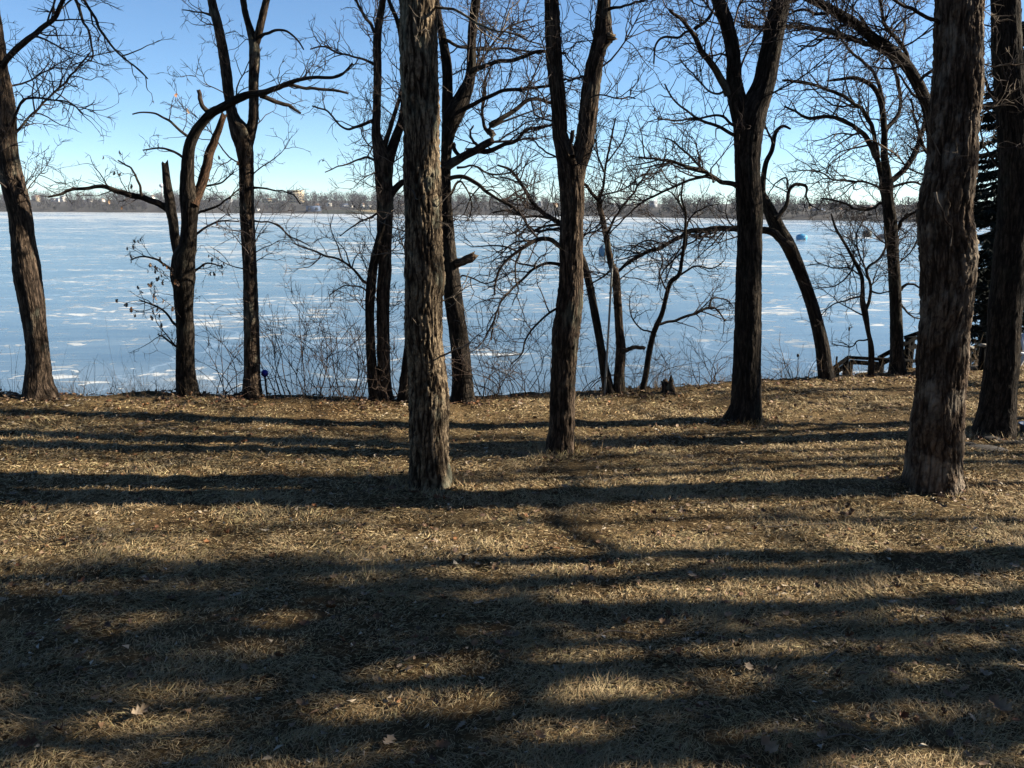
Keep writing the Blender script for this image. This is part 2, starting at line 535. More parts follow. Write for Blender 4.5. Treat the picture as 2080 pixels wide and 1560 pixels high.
#@@TERRAIN
# ------------------------------------------------------------------ lake, lawn, far shore
LAKE = -4.0
rim_px = [(-300, 803), (0, 806), (120, 807), (400, 805), (530, 808), (750, 815), (850, 815), (960, 812), (1090, 806), (1250, 798),
          (1480, 782), (1700, 767), (1860, 757), (2000, 748), (2080, 742), (2300, 728)]
rim = np.array([on_z(x, y)[:2] for x, y in rim_px])

def y_rim(x):
    x = np.asarray(x, float)
    y = np.interp(x, rim[:, 0], rim[:, 1])
    y = np.where(x > rim[-1, 0], rim[-1, 1] + (x - rim[-1, 0]) * 0.25, y)
    return y

def vnoise(x, y, s, seed=0.0):
    return np.array([mnoise.noise(Vector((a * s, b * s, seed))) for a, b in zip(np.ravel(x).tolist(), np.ravel(y).tolist())]).reshape(np.shape(x))

def axis(segs):
    out = []
    for a, b, st in segs: out += list(np.arange(a, b, st))
    return np.array(out + [segs[-1][1]])

gx = axis([(-140, -40, 8), (-40, -13, 0.9), (-13, 13, 0.10), (13, 45, 0.9), (45, 160, 8)])
gy = axis([(-60, -6, 4), (-6, 2.5, 0.6), (2.5, 9, 0.075), (9, 20, 0.12), (20, 28, 0.5)])
GX, GY = np.meshgrid(gx, gy, indexing='ij')

def lawn_z(X, Y, fine=True):
    d = Y - y_rim(X)
    z = rise(X, Y) + 0.05 * vnoise(X, Y, 0.22, 3.1) + 0.02 * vnoise(X, Y, 0.8, 7.7)
    if fine:
        z = z + 0.030 * vnoise(X, Y, 3.0, 1.2) + 0.032 * vnoise(X, Y, 5.6, 5.2)
    dd = np.maximum(d, 0)
    fall = np.where(dd < 0.8, -0.28 * dd**2, -0.18 - 0.62 * (dd - 0.8))
    fall = np.where(d > 0, fall, 0)
    return np.maximum(z + fall + np.where(d > 0.4, 0.1 * vnoise(X, Y, 1.1, 9.0), 0), LAKE - 0.6)

GZ = lawn_z(GX, GY)
nx_, ny_ = GX.shape
gi = np.arange(nx_ * ny_).reshape(nx_, ny_)
GQ = np.stack([gi[:-1, :-1], gi[1:, :-1], gi[1:, 1:], gi[:-1, 1:]], -1).reshape(-1, 4)
m, N, L, b = new_mat('thatched winter lawn soil', 1.0, 0.05)
tc = N.new('ShaderNodeTexCoord')
n1 = noise_n(N, L, tc.outputs['Object'], 0.55, 5, 0.6)
n2 = noise_n(N, L, tc.outputs['Object'], 14, 5, 0.65)
n3 = noise_n(N, L, mapped(N, L, tc.outputs['Object'], (1, 2.2, 1)), 60, 4, 0.6)
c1 = ramp(N, [(0.3, (0.05, 0.035, 0.021)), (0.5, (0.098, 0.070, 0.039)), (0.7, (0.155, 0.112, 0.06))])
L.new(n2, c1.inputs[0])
c2 = ramp(N, [(0.32, (0.62, 0.54, 0.46)), (0.62, (1.15, 1.12, 1.02))])
L.new(n1, c2.inputs[0])
cc = mixc(N, L, 1.0, c1.outputs[0], c2.outputs[0], 'MULTIPLY')
c3 = ramp(N, [(0.3, 0.55), (0.7, 1.3)])
L.new(n3, c3.inputs[0])
cc = mixc(N, L, 1.0, cc, c3.outputs[0], 'MULTIPLY')
L.new(cc, b.inputs['Base Color'])
bp = N.new('ShaderNodeBump'); bp.inputs['Strength'].default_value = 0.8; bp.inputs['Distance'].default_value = 0.04
L.new(mathn(N, L, 'ADD', n2, mathn(N, L, 'MULTIPLY', n3, 0.6)), bp.inputs['Height']); L.new(bp.outputs[0], b.inputs['Normal'])
tag(link('lawn', make_mesh('lawn', np.stack([GX, GY, GZ], -1), GQ), m), 'brown winter lawn sloping off to the frozen lake', kind='structure')

# ice
m, N, L, b = new_mat('wind swept lake ice', 0.22, 0.5)
geo = N.new('ShaderNodeNewGeometry')
pos = geo.outputs['Position']
big = noise_n(N, L, mapped(N, L, pos, (0.6, 1.0, 1)), 0.012, 5, 0.6, 0.6)
med = noise_n(N, L, mapped(N, L, pos, (0.5, 1.0, 1)), 0.09, 6, 0.62, 1.2)
sml = noise_n(N, L, mapped(N, L, pos, (0.45, 1.0, 1)), 0.42, 5, 0.6, 1.5)
ice = ramp(N, [(0.36, (0.046, 0.072, 0.091)), (0.5, (0.080, 0.111, 0.126)), (0.64, (0.135, 0.163, 0.173))])
L.new(mathn(N, L, 'ADD', mathn(N, L, 'MULTIPLY', med, 0.75), mathn(N, L, 'MULTIPLY', big, 0.25)), ice.inputs[0])
sep = N.new('ShaderNodeSeparateXYZ'); L.new(pos, sep.inputs[0])
mr = N.new('ShaderNodeMapRange'); mr.inputs[1].default_value = 25; mr.inputs[2].default_value = 600
mr.inputs[3].default_value = 0.0; mr.inputs[4].default_value = 0.085
L.new(sep.outputs[1], mr.inputs[0])
cov = mathn(N, L, 'ADD', mathn(N, L, 'ADD', mathn(N, L, 'MULTIPLY', sml, 0.42), mathn(N, L, 'MULTIPLY', med, 0.36)), mathn(N, L, 'MULTIPLY', big, 0.30))
cov = mathn(N, L, 'ADD', cov, mr.outputs[0])
sn = ramp(N, [(0.61, 0), (0.645, 0.9)])
L.new(cov, sn.inputs[0])
ck = N.new('ShaderNodeTexVoronoi'); ck.feature = 'DISTANCE_TO_EDGE'; ck.inputs['Scale'].default_value = 0.045
wv = N.new('ShaderNodeTexNoise'); wv.inputs['Scale'].default_value = 0.25; L.new(pos, wv.inputs['Vector'])
vm = N.new('ShaderNodeVectorMath'); vm.operation = 'MULTIPLY_ADD'; L.new(wv.outputs['Color'], vm.inputs[0]); vm.inputs[1].default_value = (9, 9, 0); L.new(pos, vm.inputs[2])
L.new(vm.outputs[0], ck.inputs['Vector'])
ckr = ramp(N, [(0.0, 0.55), (0.011, 0.0)]); L.new(ck.outputs['Distance'], ckr.inputs[0])
fine = noise_n(N, L, mapped(N, L, pos, (0.7, 1.0, 1)), 0.95, 4, 0.55, 0.8)
fm = ramp(N, [(0.45, 0), (0.58, 1)]); L.new(med, fm.inputs[0])
ff = ramp(N, [(0.575, 0), (0.62, 0.9)]); L.new(fine, ff.inputs[0])
sn_all = mathn(N, L, 'MAXIMUM', sn.outputs[0], mathn(N, L, 'MULTIPLY', fm.outputs[0], ff.outputs[0]))
c = mixc(N, L, ckr.outputs[0], ice.outputs[0], (0.24, 0.30, 0.35))
c = mixc(N, L, sn_all, c, (0.40, 0.42, 0.43))
L.new(c, b.inputs['Base Color'])
rr = ramp(N, [(0, 0.2), (1, 0.85)]); L.new(sn_all, rr.inputs[0]); L.new(rr.outputs[0], b.inputs['Roughness'])
bp = N.new('ShaderNodeBump'); bp.inputs['Strength'].default_value = 0.25; bp.inputs['Distance'].default_value = 0.1
L.new(sml, bp.inputs['Height']); L.new(bp.outputs[0], b.inputs['Normal'])
tag(link('lake_ice', make_mesh('lake_ice', [(-1800, 8, LAKE), (1500, 8, LAKE), (1500, 1500, LAKE), (-1800, 1500, LAKE)], [[0, 1, 2, 3]], smooth=False), m),
    'frozen blue lake with drifted snow streaks', kind='structure')

# far shore: a low wooded rise, nearer towards the right
shore_px = [(-700, 424), (0, 430), (300, 432), (700, 434.5), (1000, 437), (1300, 441), (1600, 446.5), (1840, 450.5), (2080, 455), (2600, 464)]
sh = np.array([on_z(x, y, LAKE)[:2] for x, y in shore_px])

def shore_y(x): return np.interp(x, sh[:, 0], sh[:, 1])

def far_z(x, s):                              # height at s metres behind the shoreline
    near = np.clip((np.asarray(x, float) + 150) / 400, 0, 1)
    h = 11.5 - 6.0 * near
    return LAKE + 0.3 + h * (1 - np.exp(-np.maximum(s, 0) / 60.0)) + np.maximum(s, 0) * 0.012

fx = np.arange(-1500, 1001, 20.0); fs = np.array([-25, -4, 0, 4, 12, 25, 45, 70, 110, 170, 260, 400, 700])
FX, FS = np.meshgrid(fx, fs, indexing='ij')
FZ = far_z(FX, FS) + np.where(FS > 0, 0.8 * vnoise(FX, FS, 0.02, 2.0), 0); FZ = np.where(FS < 0, LAKE - 1, FZ)
fi = np.arange(FX.size).reshape(FX.shape)
tag(link('far_shore_hill', make_mesh('far_shore_hill', np.stack([FX, FS + shore_y(FX), FZ], -1),
    np.stack([fi[:-1, :-1], fi[1:, :-1], fi[1:, 1:], fi[:-1, 1:]], -1).reshape(-1, 4)), plain('winter hillside', (0.030, 0.027, 0.026), 1, 0.4, 0.03)),
    'low brown far shore rising behind the lake', kind='structure')

# the wood on it: bare crowns of twig-sized faces with dark evergreens among them
CLEAR = []
def far_wood():
    rng = np.random.default_rng(5)
    V, T, Cc, n = [], [], [], 0
    xs = rng.uniform(-1100, 620, 4200)
    for x in xs:
        s = abs(rng.normal(0, 1)) * 80 + 3
        y = shore_y(x) + s
        if any(abs(x / y - hx) < hw_ and s < hs + 3 for hx, hw_, hs in CLEAR) and rng.random() < 0.8: continue
        y = shore_y(x) + s
        near = np.clip((x + 150) / 400, 0, 1)
        h = rng.uniform(11, 19) * (1 - 0.22 * near)
        h *= 0.45 + 0.55 * min(1.0, s / 75.0)
        h *= 1 + 0.35 * mnoise.noise(Vector((x * 0.018, s * 0.02, 1.0)))
        z = float(far_z(x, s))
        ever = rng.random() < (0.10 + 0.16 * near) + 0.35 * mnoise.noise(Vector((x * 0.012, 5.0, s * 0.02)))
        k = 54 if not ever else 44
        if ever:
            h *= 0.9
            t = rng.random(k); rad = (1 - t) * h * 0.22 + 0.2
            az = rng.random(k) * 6.283
            c = np.stack([x + rad * np.cos(az), y + rad * np.sin(az), z + t * h], 1)
            d = np.stack([np.cos(az), np.sin(az), -0.3 * np.ones(k)], 1)
            sz = 0.5 + 1.1 * (1 - t)
            base = np.array([0.022, 0.028, 0.03])
        else:
            u = rng.normal(size=(k, 3)); u = nrm(u) * (rng.random(k) ** 0.4)[:, None]
            wdt = h * rng.uniform(0.27, 0.4)
            c = np.stack([x + u[:, 0] * wdt, y + u[:, 1] * wdt, z + h * 0.62 + u[:, 2] * h * 0.38], 1)
            d = nrm(u + rng.normal(size=(k, 3)) * 0.5 + np.array([0, 0, 0.6]))
            sz = rng.uniform(0.6, 1.5, k)
            c[:5] = np.stack([x + rng.normal(size=5) * 0.4, np.full(5, y), z + np.linspace(0.5, h * 0.6, 5)], 1); d[:5] = [0, 0, 1]; sz[:5] = h * 0.16
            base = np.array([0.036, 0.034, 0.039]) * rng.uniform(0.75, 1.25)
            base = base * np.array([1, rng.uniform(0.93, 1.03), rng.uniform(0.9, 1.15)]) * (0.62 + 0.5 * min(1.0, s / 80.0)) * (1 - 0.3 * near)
        side = nrm(np.cross(d, rng.normal(size=(k, 3))))
        a = c - d * sz[:, None]; bq = c + d * sz[:, None] + side * 0.12
        w = np.where(np.arange(k) < 5, 0.20, 0.27)[:, None] * (1.5 if ever else 1.0) * (sz[:, None] if ever else 1)
        tri = np.stack([a + side * w, a - side * w, bq], 1).reshape(-1, 3)
        V.append(tri); T.append(np.arange(k * 3).reshape(-1, 3) + n); n += k * 3
        Cc.append(np.repeat(base[None] * rng.uniform(0.8, 1.2, (k, 1)), 3, 0))
    m, N, L, b = new_mat('bare far wood', 1.0, 0.0)
    a_ = N.new('ShaderNodeAttribute'); a_.attribute_name = 'tint'
    L.new(a_.outputs['Color'], b.inputs['Base Color'])
    o = link('far_wood', make_mesh('far_wood', np.concatenate(V), None, np.concatenate(T), smooth=False, col=np.concatenate(Cc)), m)
    tag(o, 'leafless woods with a few evergreens along the far shore', 'woods', kind='stuff')
#@@TREES
# ------------------------------------------------------------------ thin winter air over the lake
hz = bpy.data.materials.new('thin winter haze'); hz.use_nodes = True
hn = hz.node_tree.nodes; hn.clear()
pv = hn.new('ShaderNodeVolumePrincipled'); pv.inputs['Color'].default_value = (0.90, 0.94, 1.0, 1); pv.inputs['Density'].default_value = 0.00007
ho = hn.new('ShaderNodeOutputMaterial'); hz.node_tree.links.new(pv.outputs[0], ho.inputs['Volume'])
mb = MB(); mb.box((-150, 800, 20), (3700, 2000, 52))
tag(link('haze', mb.mesh('haze'), hz), 'faint pale haze over the lake', 'haze', kind='stuff')
# ------------------------------------------------------------------ trees
def interpw(pts): return pts

# leaning oak at the left edge
t = Tree('oak_tree', 'leaning bare oak at the left edge with a lit collar ring low on its trunk', (82, 806), seed=11)
p = t.path([(82, 806, 58), (77, 770, 49), (76, 736, 46), (70, 669, 45), (62, 602, 50), (55, 551, 52), (48, 501, 46), (40, 434, 45), (26, 370, 46), (14, 303, 44),
            (5, 202, 42), (-6, 135, 42), (-15, 60, 36), (-22, -20, 30)], ext=6.0, sink=True)
t.trunk(p, 'bark', 52, 0.036, rough=0.012, plate=(16, 5), flare=0.45, lumps=0.16)
t.crown(p, 0.62, dens=1.3)
t.limb([(0, 150), (15, 125), (35, 100), (60, 75), (90, 45), (115, 15), (135, -20), (160, -50)], w2=(13, 7), drift=-0.8)
t.limb([(125, -60), (150, 0), (165, 40), (180, 65), (186, 100), (184, 126)], w2=(7, 3), drift=-0.3)
t.limb([(150, -50), (170, 0), (190, 30), (210, 65), (225, 90), (250, 115), (280, 140), (300, 160)], w2=(7, 2.5), drift=-0.5)
t.limb([(20, 285), (37, 270), (80, 220), (110, 185), (140, 150), (182, 108)], w2=(6, 3), drift=0.5)
t.limb([(20, 262), (34, 235), (45, 210), (70, 200), (110, 203), (145, 210), (165, 230)], w2=(6, 2.5))
t.sprays(p, 2.4, 0.4, 1.2, 0.22, 0.62, up=0.3)
t.twigs('twig', d2=3.6)

# storm-broken oak with an arching limb and dry leaves
t = Tree('broken_oak', 'storm broken oak with a snapped stub, an arching limb and clinging brown leaves', (381, 801), seed=12)
p = t.path([(381, 801, 40), (378, 750, 37), (376, 703, 36), (375, 635, 36), (374, 590, 40), (372, 561, 48), (373, 525, 44), (380, 501, 36), (383, 467, 33), (384, 434, 34), (384, 404, 38), (380, 370, 27),
            (384, 303, 21), (397, 269, 20), (414, 246, 18), (431, 229, 18), (451, 219, 17), (481, 202, 16), (508, 192, 15), (540, 189, 13)], drift=-0.8, sink=True)
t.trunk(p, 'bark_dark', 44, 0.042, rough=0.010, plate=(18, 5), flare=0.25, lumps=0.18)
yb = t.Y
t.limb([(368, 530, 28), (358, 500, 22), (352, 467, 20), (346, 434, 20), (343, 404, 20), (339, 370, 17), (335, 335, 13)], mat='bark_dark', cap=True, drift=0.05, y0=yb - 0.1, bear=False, name='broken_stem')
t.limb([(392, 415, 20), (400, 394, 20), (414, 353, 18), (427, 310, 17), (444, 269, 15), (453, 238, 13)], mat='torn', cap=True, drift=0.2, y0=yb - 0.5, bear=False, name='torn_limb')
t.limb([(425, 236, 10), (416, 218, 9), (410, 205, 9), (404, 186, 8)], cap=True, drift=0, y0=yb - 0.62, bear=False, name='stub')
t.limb([(530, 190), (565, 175), (599, 165), (629, 161), (673, 158), (700, 146), (716, 128)], w2=(11, 4), y0=yb - 0.8, drift=-0.5)
t.limb([(575, 172), (622, 175), (673, 182), (708, 190)], w2=(8, 4), y0=yb - 0.9, drift=0.3)
t.limb([(530, 192), (565, 205), (592, 215), (611, 230)], w2=(10, 4), y0=yb - 0.8, drift=0.3, bear=True)
t.limb([(340, 425), (331, 419), (303, 404), (276, 395), (242, 390), (209, 380), (182, 384), (145, 384), (128, 394), (98, 400)], w2=(14, 4), drift=-0.7, mat='bark_dark')
t.limb([(288, 398), (276, 360), (256, 336), (240, 326)], w2=(5, 3), y0=yb - 0.2)
t.limb([(395, 283), (387, 279), (363, 266), (343, 246), (313, 232), (269, 232)], w2=(7, 3), y0=yb - 0.5)
LV = []
for pts in ([(392, 480), (400, 477), (424, 462), (451, 450), (484, 450)], [(360, 550), (350, 548), (323, 531), (289, 521), (266, 528)],
            [(362, 662), (353, 656), (333, 632), (303, 619), (283, 609)], [(366, 705), (357, 703), (336, 686), (320, 679)],
            [(388, 553), (397, 551), (421, 535), (451, 541)], [(395, 440), (404, 434), (440, 420), (470, 400), (490, 380)], [(390, 395), (410, 380), (445, 372), (475, 350)],
            [(385, 330), (360, 310), (330, 300), (290, 305)]):
    t.limb(pts, w2=(6, 2.5), wob=0.5)
t.sprays(p, 1.3, 0.3, 0.8, 0.1, 0.5)
t.twigs('twig', d2=3.6, d3=5, l2=(0.25, 0.75))
broken = t

# slender forked oak
t = Tree('forked_oak', 'slender oak whose straight trunk forks into a wide tuning fork shape', (513, 805), seed=13)
p = t.path([(513, 805, 38), (512, 770, 34), (512, 736, 32), (510, 635, 30), (507, 535, 28), (502, 434, 29), (501, 404, 29), (500, 336, 30), (497, 303, 35), (490, 272, 42), (474, 240, 25), (466, 202, 21), (458, 135, 21), (446, 67, 19), (430, 0, 17), (422, -50, 16)],
           ext=4.5, sink=True)
t.trunk(p, 'bark', 44, 0.042, rough=0.010, plate=(18, 5), flare=0.3)
q = t.path([(498, 300, 30), (508, 268, 24), (515, 236, 20), (515, 168, 20), (517, 100, 22), (510, 67, 16), (500, 34, 13), (494, 0, 13), (488, -60, 12)], ext=3.5)
t.trunk(q, 'bark', 32, 0.04, rough=0.008, name='stem', flare=0.0)
q2 = t.path([(517, 100, 16), (527, 60, 16), (533, 34, 15), (541, 0, 14), (552, -60, 13)], ext=3.5)
t.trunk(q2, 'bark', 28, 0.04, rough=0.008, name='stem', flare=0.0)
for w in (p, q, q2): t.crown(w, 0.72 if w is p else 0.5, dens=1.4)
t.limb([(528, 78), (535, 72), (559, 64), (585, 64), (606, 84), (617, 101)], w2=(7, 3))
t.limb([(512, 380), (518, 380), (552, 384), (589, 394), (610, 415)], w2=(5, 2))
t.limb([(440, 40), (431, 35), (404, 24), (370, 20)], w2=(5, 2))
t.limb([(517, 450), (555, 455), (590, 480), (630, 500)], w2=(4, 2))
t.sprays(q, 2.0, 0.3, 0.9, 0.1, 0.6); t.sprays(p, 1.6, 0.3, 0.9, 0.1, 0.8)
t.twigs('twig', d2=3.4)

# twin-stemmed oak left of the middle
t = Tree('twin_oak', 'twin stemmed oak with two trunks fused low down, left of the biggest middle trunk', (772, 811), seed=14)
yb = t.Y
p = t.path([(782, 811, 34), (780, 770, 28), (779, 703, 26), (778, 602, 27), (782, 551, 27), (781, 518, 28), (781, 467, 31), (782, 404, 34), (779, 370, 36), (779, 336, 40), (772, 303, 30), (764, 269, 19), (766, 202, 17), (767, 135, 16), (766, 80, 17), (772, 34, 14), (778, 0, 13), (786, -50, 12)],
           ext=4.5, sink=True)
t.trunk(p, 'bark', 40, 0.042, rough=0.010, plate=(20, 6), flare=0.25)
q = t.path([(764, 811, 30), (757, 760, 22), (753, 703, 19), (751, 640, 19), (752, 602, 20), (757, 551, 19), (763, 518, 17), (772, 480, 16), (780, 450, 14)], drift=-0.05, y0=yb - 0.1, sink=True)
t.trunk(q, 'bark_dark', 36, 0.04, rough=0.009, plate=(20, 6), flare=0.25, name='stem')
q2 = t.path([(785, 340, 26), (794, 310, 22), (802, 286, 20), (814, 252, 17), (820, 219, 15), (822, 150, 12), (812, 60, 10), (790, 0, 8), (775, -60, 7)], ext=3)
t.trunk(q2, 'bark_dark', 28, 0.04, rough=0.006, name='stem', flare=0)
for w in (p, q2): t.crown(w, 0.66, dens=1.5)
t.limb([(778, 315), (782, 296), (793, 262), (799, 235), (809, 202), (815, 175), (822, 140)], w2=(11, 6))
t.limb([(768, 75), (758, 64), (748, 47), (735, 27), (725, 10), (712, -20)], w2=(7, 4))
t.limb([(765, 243), (755, 246), (728, 256), (701, 259), (667, 232), (634, 215)], w2=(8, 3))
t.limb([(790, 397), (799, 388), (815, 373), (830, 365), (850, 350)], w2=(16, 10))
t.limb([(750, 580), (741, 575), (725, 555), (694, 535), (661, 521), (630, 511), (600, 496)], w2=(6, 3), drift=-0.4)
t.limb([(752, 600), (735, 585), (700, 580), (668, 600)], w2=(4, 2))
t.limb([(760, 130), (735, 120), (690, 110), (655, 95), (630, 100)], w2=(6, 2.5))
t.limb([(765, 330), (740, 320), (700, 335), (660, 350)], w2=(5, 2))
t.limb([(790, 420), (760, 440), (720, 455), (690, 480)], w2=(5, 2))
t.sprays(p, 3.2, 0.4, 1.1, 0.15, 0.8); t.sprays(q, 1.5, 0.3, 0.9, 0.3, 0.9)
t.twigs('twig', d2=4.2)

# the big middle trunk
t = Tree('big_oak', 'biggest middle oak trunk with thick plated bark sunlit down its right half', (873, 985), seed=15)
p = t.path([(873, 985, 84), (873, 965, 82), (872, 940, 80), (871, 871, 79), (870, 804, 79), (867, 736, 76), (861, 669, 75), (861, 602, 76), (863, 570, 80), (861, 535, 79), (859, 404, 74), (857, 303, 72),
            (853, 168, 75), (850, 0, 76), (849, -60, 76)], ext=6.0, end_r=0.08, sink=True)
t.trunk(p, 'bark_near', 150, 0.018, rough=0.025, plate=(25, 11), flare=0.24, lumps=0.10)
t.crown(p, 0.60, dens=1.0, lo=1.8, hi=3.6)
t.limb([(870, 10), (886, 13), (920, 20), (953, 37), (987, 54), (1037, 67), (1071, 84), (1100, 90)], w2=(7, 2.5), drift=-1.2, mat='bark_near')
t.limb([(825, 380), (845, 405), (858, 395)], w2=(3, 2.5), drift=-0.4, bear=False, y0=t.Y - 0.4)
t.sprays(p, 2.4, 0.15, 0.55, 0.12, 0.6, up=0.2)
t.twigs('twig_pale', d2=3.0, d3=4, l2=(0.2, 0.7))

# oak standing behind it, forked, with many crooked limbs to the right
t = Tree('crooked_oak', 'crooked oak close behind the biggest middle trunk, with a sawn knob on its right side', (940, 815), seed=16)
yb = t.Y
p = t.path([(940, 815, 46), (939, 770, 42), (934, 703, 38), (925, 635, 37), (917, 568, 37), (911, 501, 29), (908, 434, 24), (906, 404, 22), (905, 350, 21), (907, 303, 22), (911, 269, 29), (920, 236, 40), (936, 205, 34), (952, 168, 25), (957, 135, 20), (959, 67, 18), (967, 0, 19), (975, -50, 18)],
           ext=5, sink=True)
t.trunk(p, 'bark_dark', 44, 0.04, rough=0.010, plate=(20, 6), flare=0.3)
q = t.path([(912, 262, 26), (909, 215, 24), (909, 168, 22), (908, 135, 21), (903, 101, 19), (894, 50, 14), (886, 0, 13), (880, -60, 12)], ext=3.5, drift=0.2)
t.trunk(q, 'bark_dark', 32, 0.04, rough=0.008, name='stem', flare=0)
for w in (p, q): t.crown(w, 0.66, dens=1.6)
t.limb([(925, 534, 17), (934, 531, 15), (945, 525, 16), (955, 522, 17), (960, 521, 14)], cap=True, drift=-0.35, bear=False, mat='bark', name='knob')
t.limb([(905, 338), (913, 333), (936, 320), (963, 306), (990, 289), (1005, 279), (992, 259), (1021, 242), (1054, 219), (1081, 202), (1118, 207), (1150, 215)], w2=(18, 5), drift=0.4)
t.limb([(994, 270), (984, 250), (984, 202), (987, 158), (1000, 130)], w2=(8, 3))
t.limb([(950, 312), (963, 308), (997, 306), (1021, 294), (1051, 283), (1071, 262), (1100, 258), (1140, 250)], w2=(13, 4), drift=-0.6)
t.limb([(957, 142), (967, 138), (1004, 128), (1037, 123), (1071, 114), (1108, 104), (1150, 108)], w2=(11, 5))
t.limb([(945, 222), (957, 215), (987, 199), (1021, 182), (1071, 175), (1115, 172), (1150, 160)], w2=(10, 5))
t.limb([(900, 80), (906, 77), (920, 91), (947, 98), (977, 101), (1014, 98), (1047, 101), (1100, 110)], w2=(7, 4), drift=0.8)
t.limb([(908, 366), (916, 363), (943, 363), (970, 380), (994, 400), (1031, 420), (1061, 441), (1075, 465)], w2=(10, 4))
t.limb([(918, 292), (925, 310), (935, 318)], w2=(9, 7), bear=False)
t.limb([(930, 340), (960, 335), (1000, 350), (1035, 348), (1060, 330)], w2=(5, 2.5))
t.limb([(915, 395), (925, 370), (935, 365), (945, 385), (955, 420), (950, 450)], w2=(5, 2.5))
t.limb([(945, 190), (960, 165), (975, 130), (1010, 80), (1040, 50), (1080, 40)], w2=(6, 3), drift=1.0)
t.limb([(975, 300), (960, 290), (955, 275), (962, 255)], w2=(8, 3))
t.limb([(930, 570), (945, 560), (990, 575), (1030, 560)], w2=(4, 2))
t.sprays(p, 2.0, 0.3, 1.0, 0.2, 0.8)
t.twigs('twig', d2=4.8, d3=5.6)

# slim trunk mostly hidden
t = Tree('slim_oak', 'slim dark trunk mostly hidden behind the left side of the biggest middle oak', (822, 815), seed=17)
p = t.path([(822, 815, 30), (830, 736, 25), (838, 640, 23), (845, 500, 22), (852, 350, 20), (862, 200, 17), (868, 60, 14), (860, -40, 12)], ext=3.5, sink=True)
t.trunk(p, 'bark_dark', 32, 0.05, rough=0.008)
t.crown(p, 0.55, dens=1.4); t.sprays(p, 1.5, 0.3, 0.9, 0.1, 0.7); t.twigs('twig', d2=3.6)

# forked oak right of the middle
t = Tree('v_forked_oak', 'stout oak with a narrow V fork and a knob high on its right stem', (1138, 919), seed=18)
yb = t.Y
p = t.path([(1138, 919, 54), (1139, 895, 52), (1141, 871, 51), (1143, 804, 50), (1147, 736, 51), (1149, 686, 58), (1155, 635, 53), (1159, 568, 49), (1161, 467, 48), (1163, 421, 50), (1161, 370, 54), (1155, 330, 50), (1142, 290, 34), (1137, 269, 30), (1134, 202, 32), (1127, 135, 32), (1124, 67, 32), (1120, 0, 30), (1117, -50, 29)],
           ext=5.5, sink=True)
t.trunk(p, 'bark', 84, 0.03, rough=0.020, plate=(22, 5.5), flare=0.28, lumps=0.12)
q = t.path([(1166, 375, 36), (1178, 325, 38), (1187, 290, 39), (1190, 269, 38), (1198, 202, 36), (1208, 135, 36), (1215, 101, 36), (1224, 74, 40), (1226, 34, 31), (1227, 0, 24), (1230, -50, 23)], ext=5)
t.trunk(q, 'bark', 60, 0.036, rough=0.018, plate=(19, 4), flare=0, name='stem', lumps=0.12)
t.limb([(1230, 82, 26), (1240, 78, 20), (1246, 76, 12)], bear=False, cap=True, drift=-0.05, mat='bark_near', name='knob')
for w in (p, q): t.crown(w, 0.64, dens=1.3)
t.limb([(1150, 505), (1138, 501), (1118, 487), (1088, 489), (1068, 501), (1048, 514), (1027, 528), (1012, 560), (1005, 600)], w2=(11, 4), drift=-0.4)
t.limb([(1060, 505), (1050, 545), (1055, 590), (1040, 620)], w2=(5, 2), y0=yb - 0.2)
t.limb([(1150, 542), (1135, 540), (1105, 541), (1078, 561), (1051, 585), (1024, 609), (1007, 642), (998, 690)], w2=(8, 3), drift=-0.5)
t.limb([(1145, 622), (1132, 625), (1108, 642), (1088, 662), (1071, 693), (1061, 720), (1037, 740)], w2=(6, 2.5), drift=-0.3)
t.limb([(1150, 470), (1135, 462), (1100, 470), (1075, 460), (1050, 480)], w2=(6, 2.5))
t.limb([(1140, 330), (1130, 320), (1100, 300), (1085, 285), (1070, 290)], w2=(5, 2))
t.limb([(1205, 160), (1180, 155), (1160, 165), (1145, 160)], w2=(5, 3), bear=True)
t.limb([(1190, 205), (1218, 190), (1260, 200), (1290, 200)], w2=(3.5, 2.5), drift=-1.0)
t.limb([(1232, 20), (1246, 14), (1275, 10), (1310, 0)], w2=(7, 4), drift=-0.5)
t.limb([(1165, 318, 9), (1164, 300, 9), (1163, 268, 8)], bear=False, cap=True, drift=0, y0=yb - 0.25, name='stub')
t.sprays(p, 1.8, 0.3, 0.8, 0.3, 0.75); t.sprays(q, 1.6, 0.3, 0.8)
t.twigs('twig', d2=4.6, d3=5.2)

# bank trees between the V fork and the dark trunk
t = Tree('leaning_oak', 'thin dark oak leaning left behind the V forked trunk', (1237, 799), seed=19)
p = t.path([(1237, 799, 24), (1228, 750, 20), (1220, 703, 17), (1208, 635, 16), (1195, 568, 15), (1180, 520, 14), (1160, 480, 12), (1138, 454, 11), (1105, 434, 9), (1081, 410, 8), (1061, 377, 7), (1037, 346, 6), (1010, 335, 4)], drift=0.7, sink=True)
t.trunk(p, 'bark_dark', 24, 0.05, rough=0.006)
qq = spline(p, 40)[18:]; t.P1.append(spline(qq, 14)[None, :, :3]); t.R1.append(spline(qq, 14)[None, :, 3])
t.limb([(1120, 445), (1090, 440), (1060, 440), (1030, 430), (1000, 432)], w2=(6, 3), y0=t.Y + 0.4)
t.limb([(1140, 455), (1105, 460), (1080, 470), (1062, 465)], w2=(5, 2), y0=t.Y + 0.4)
t.sprays(p, 1.6, 0.3, 0.9, 0.3, 0.9)
t.twigs('twig', d2=4.4)

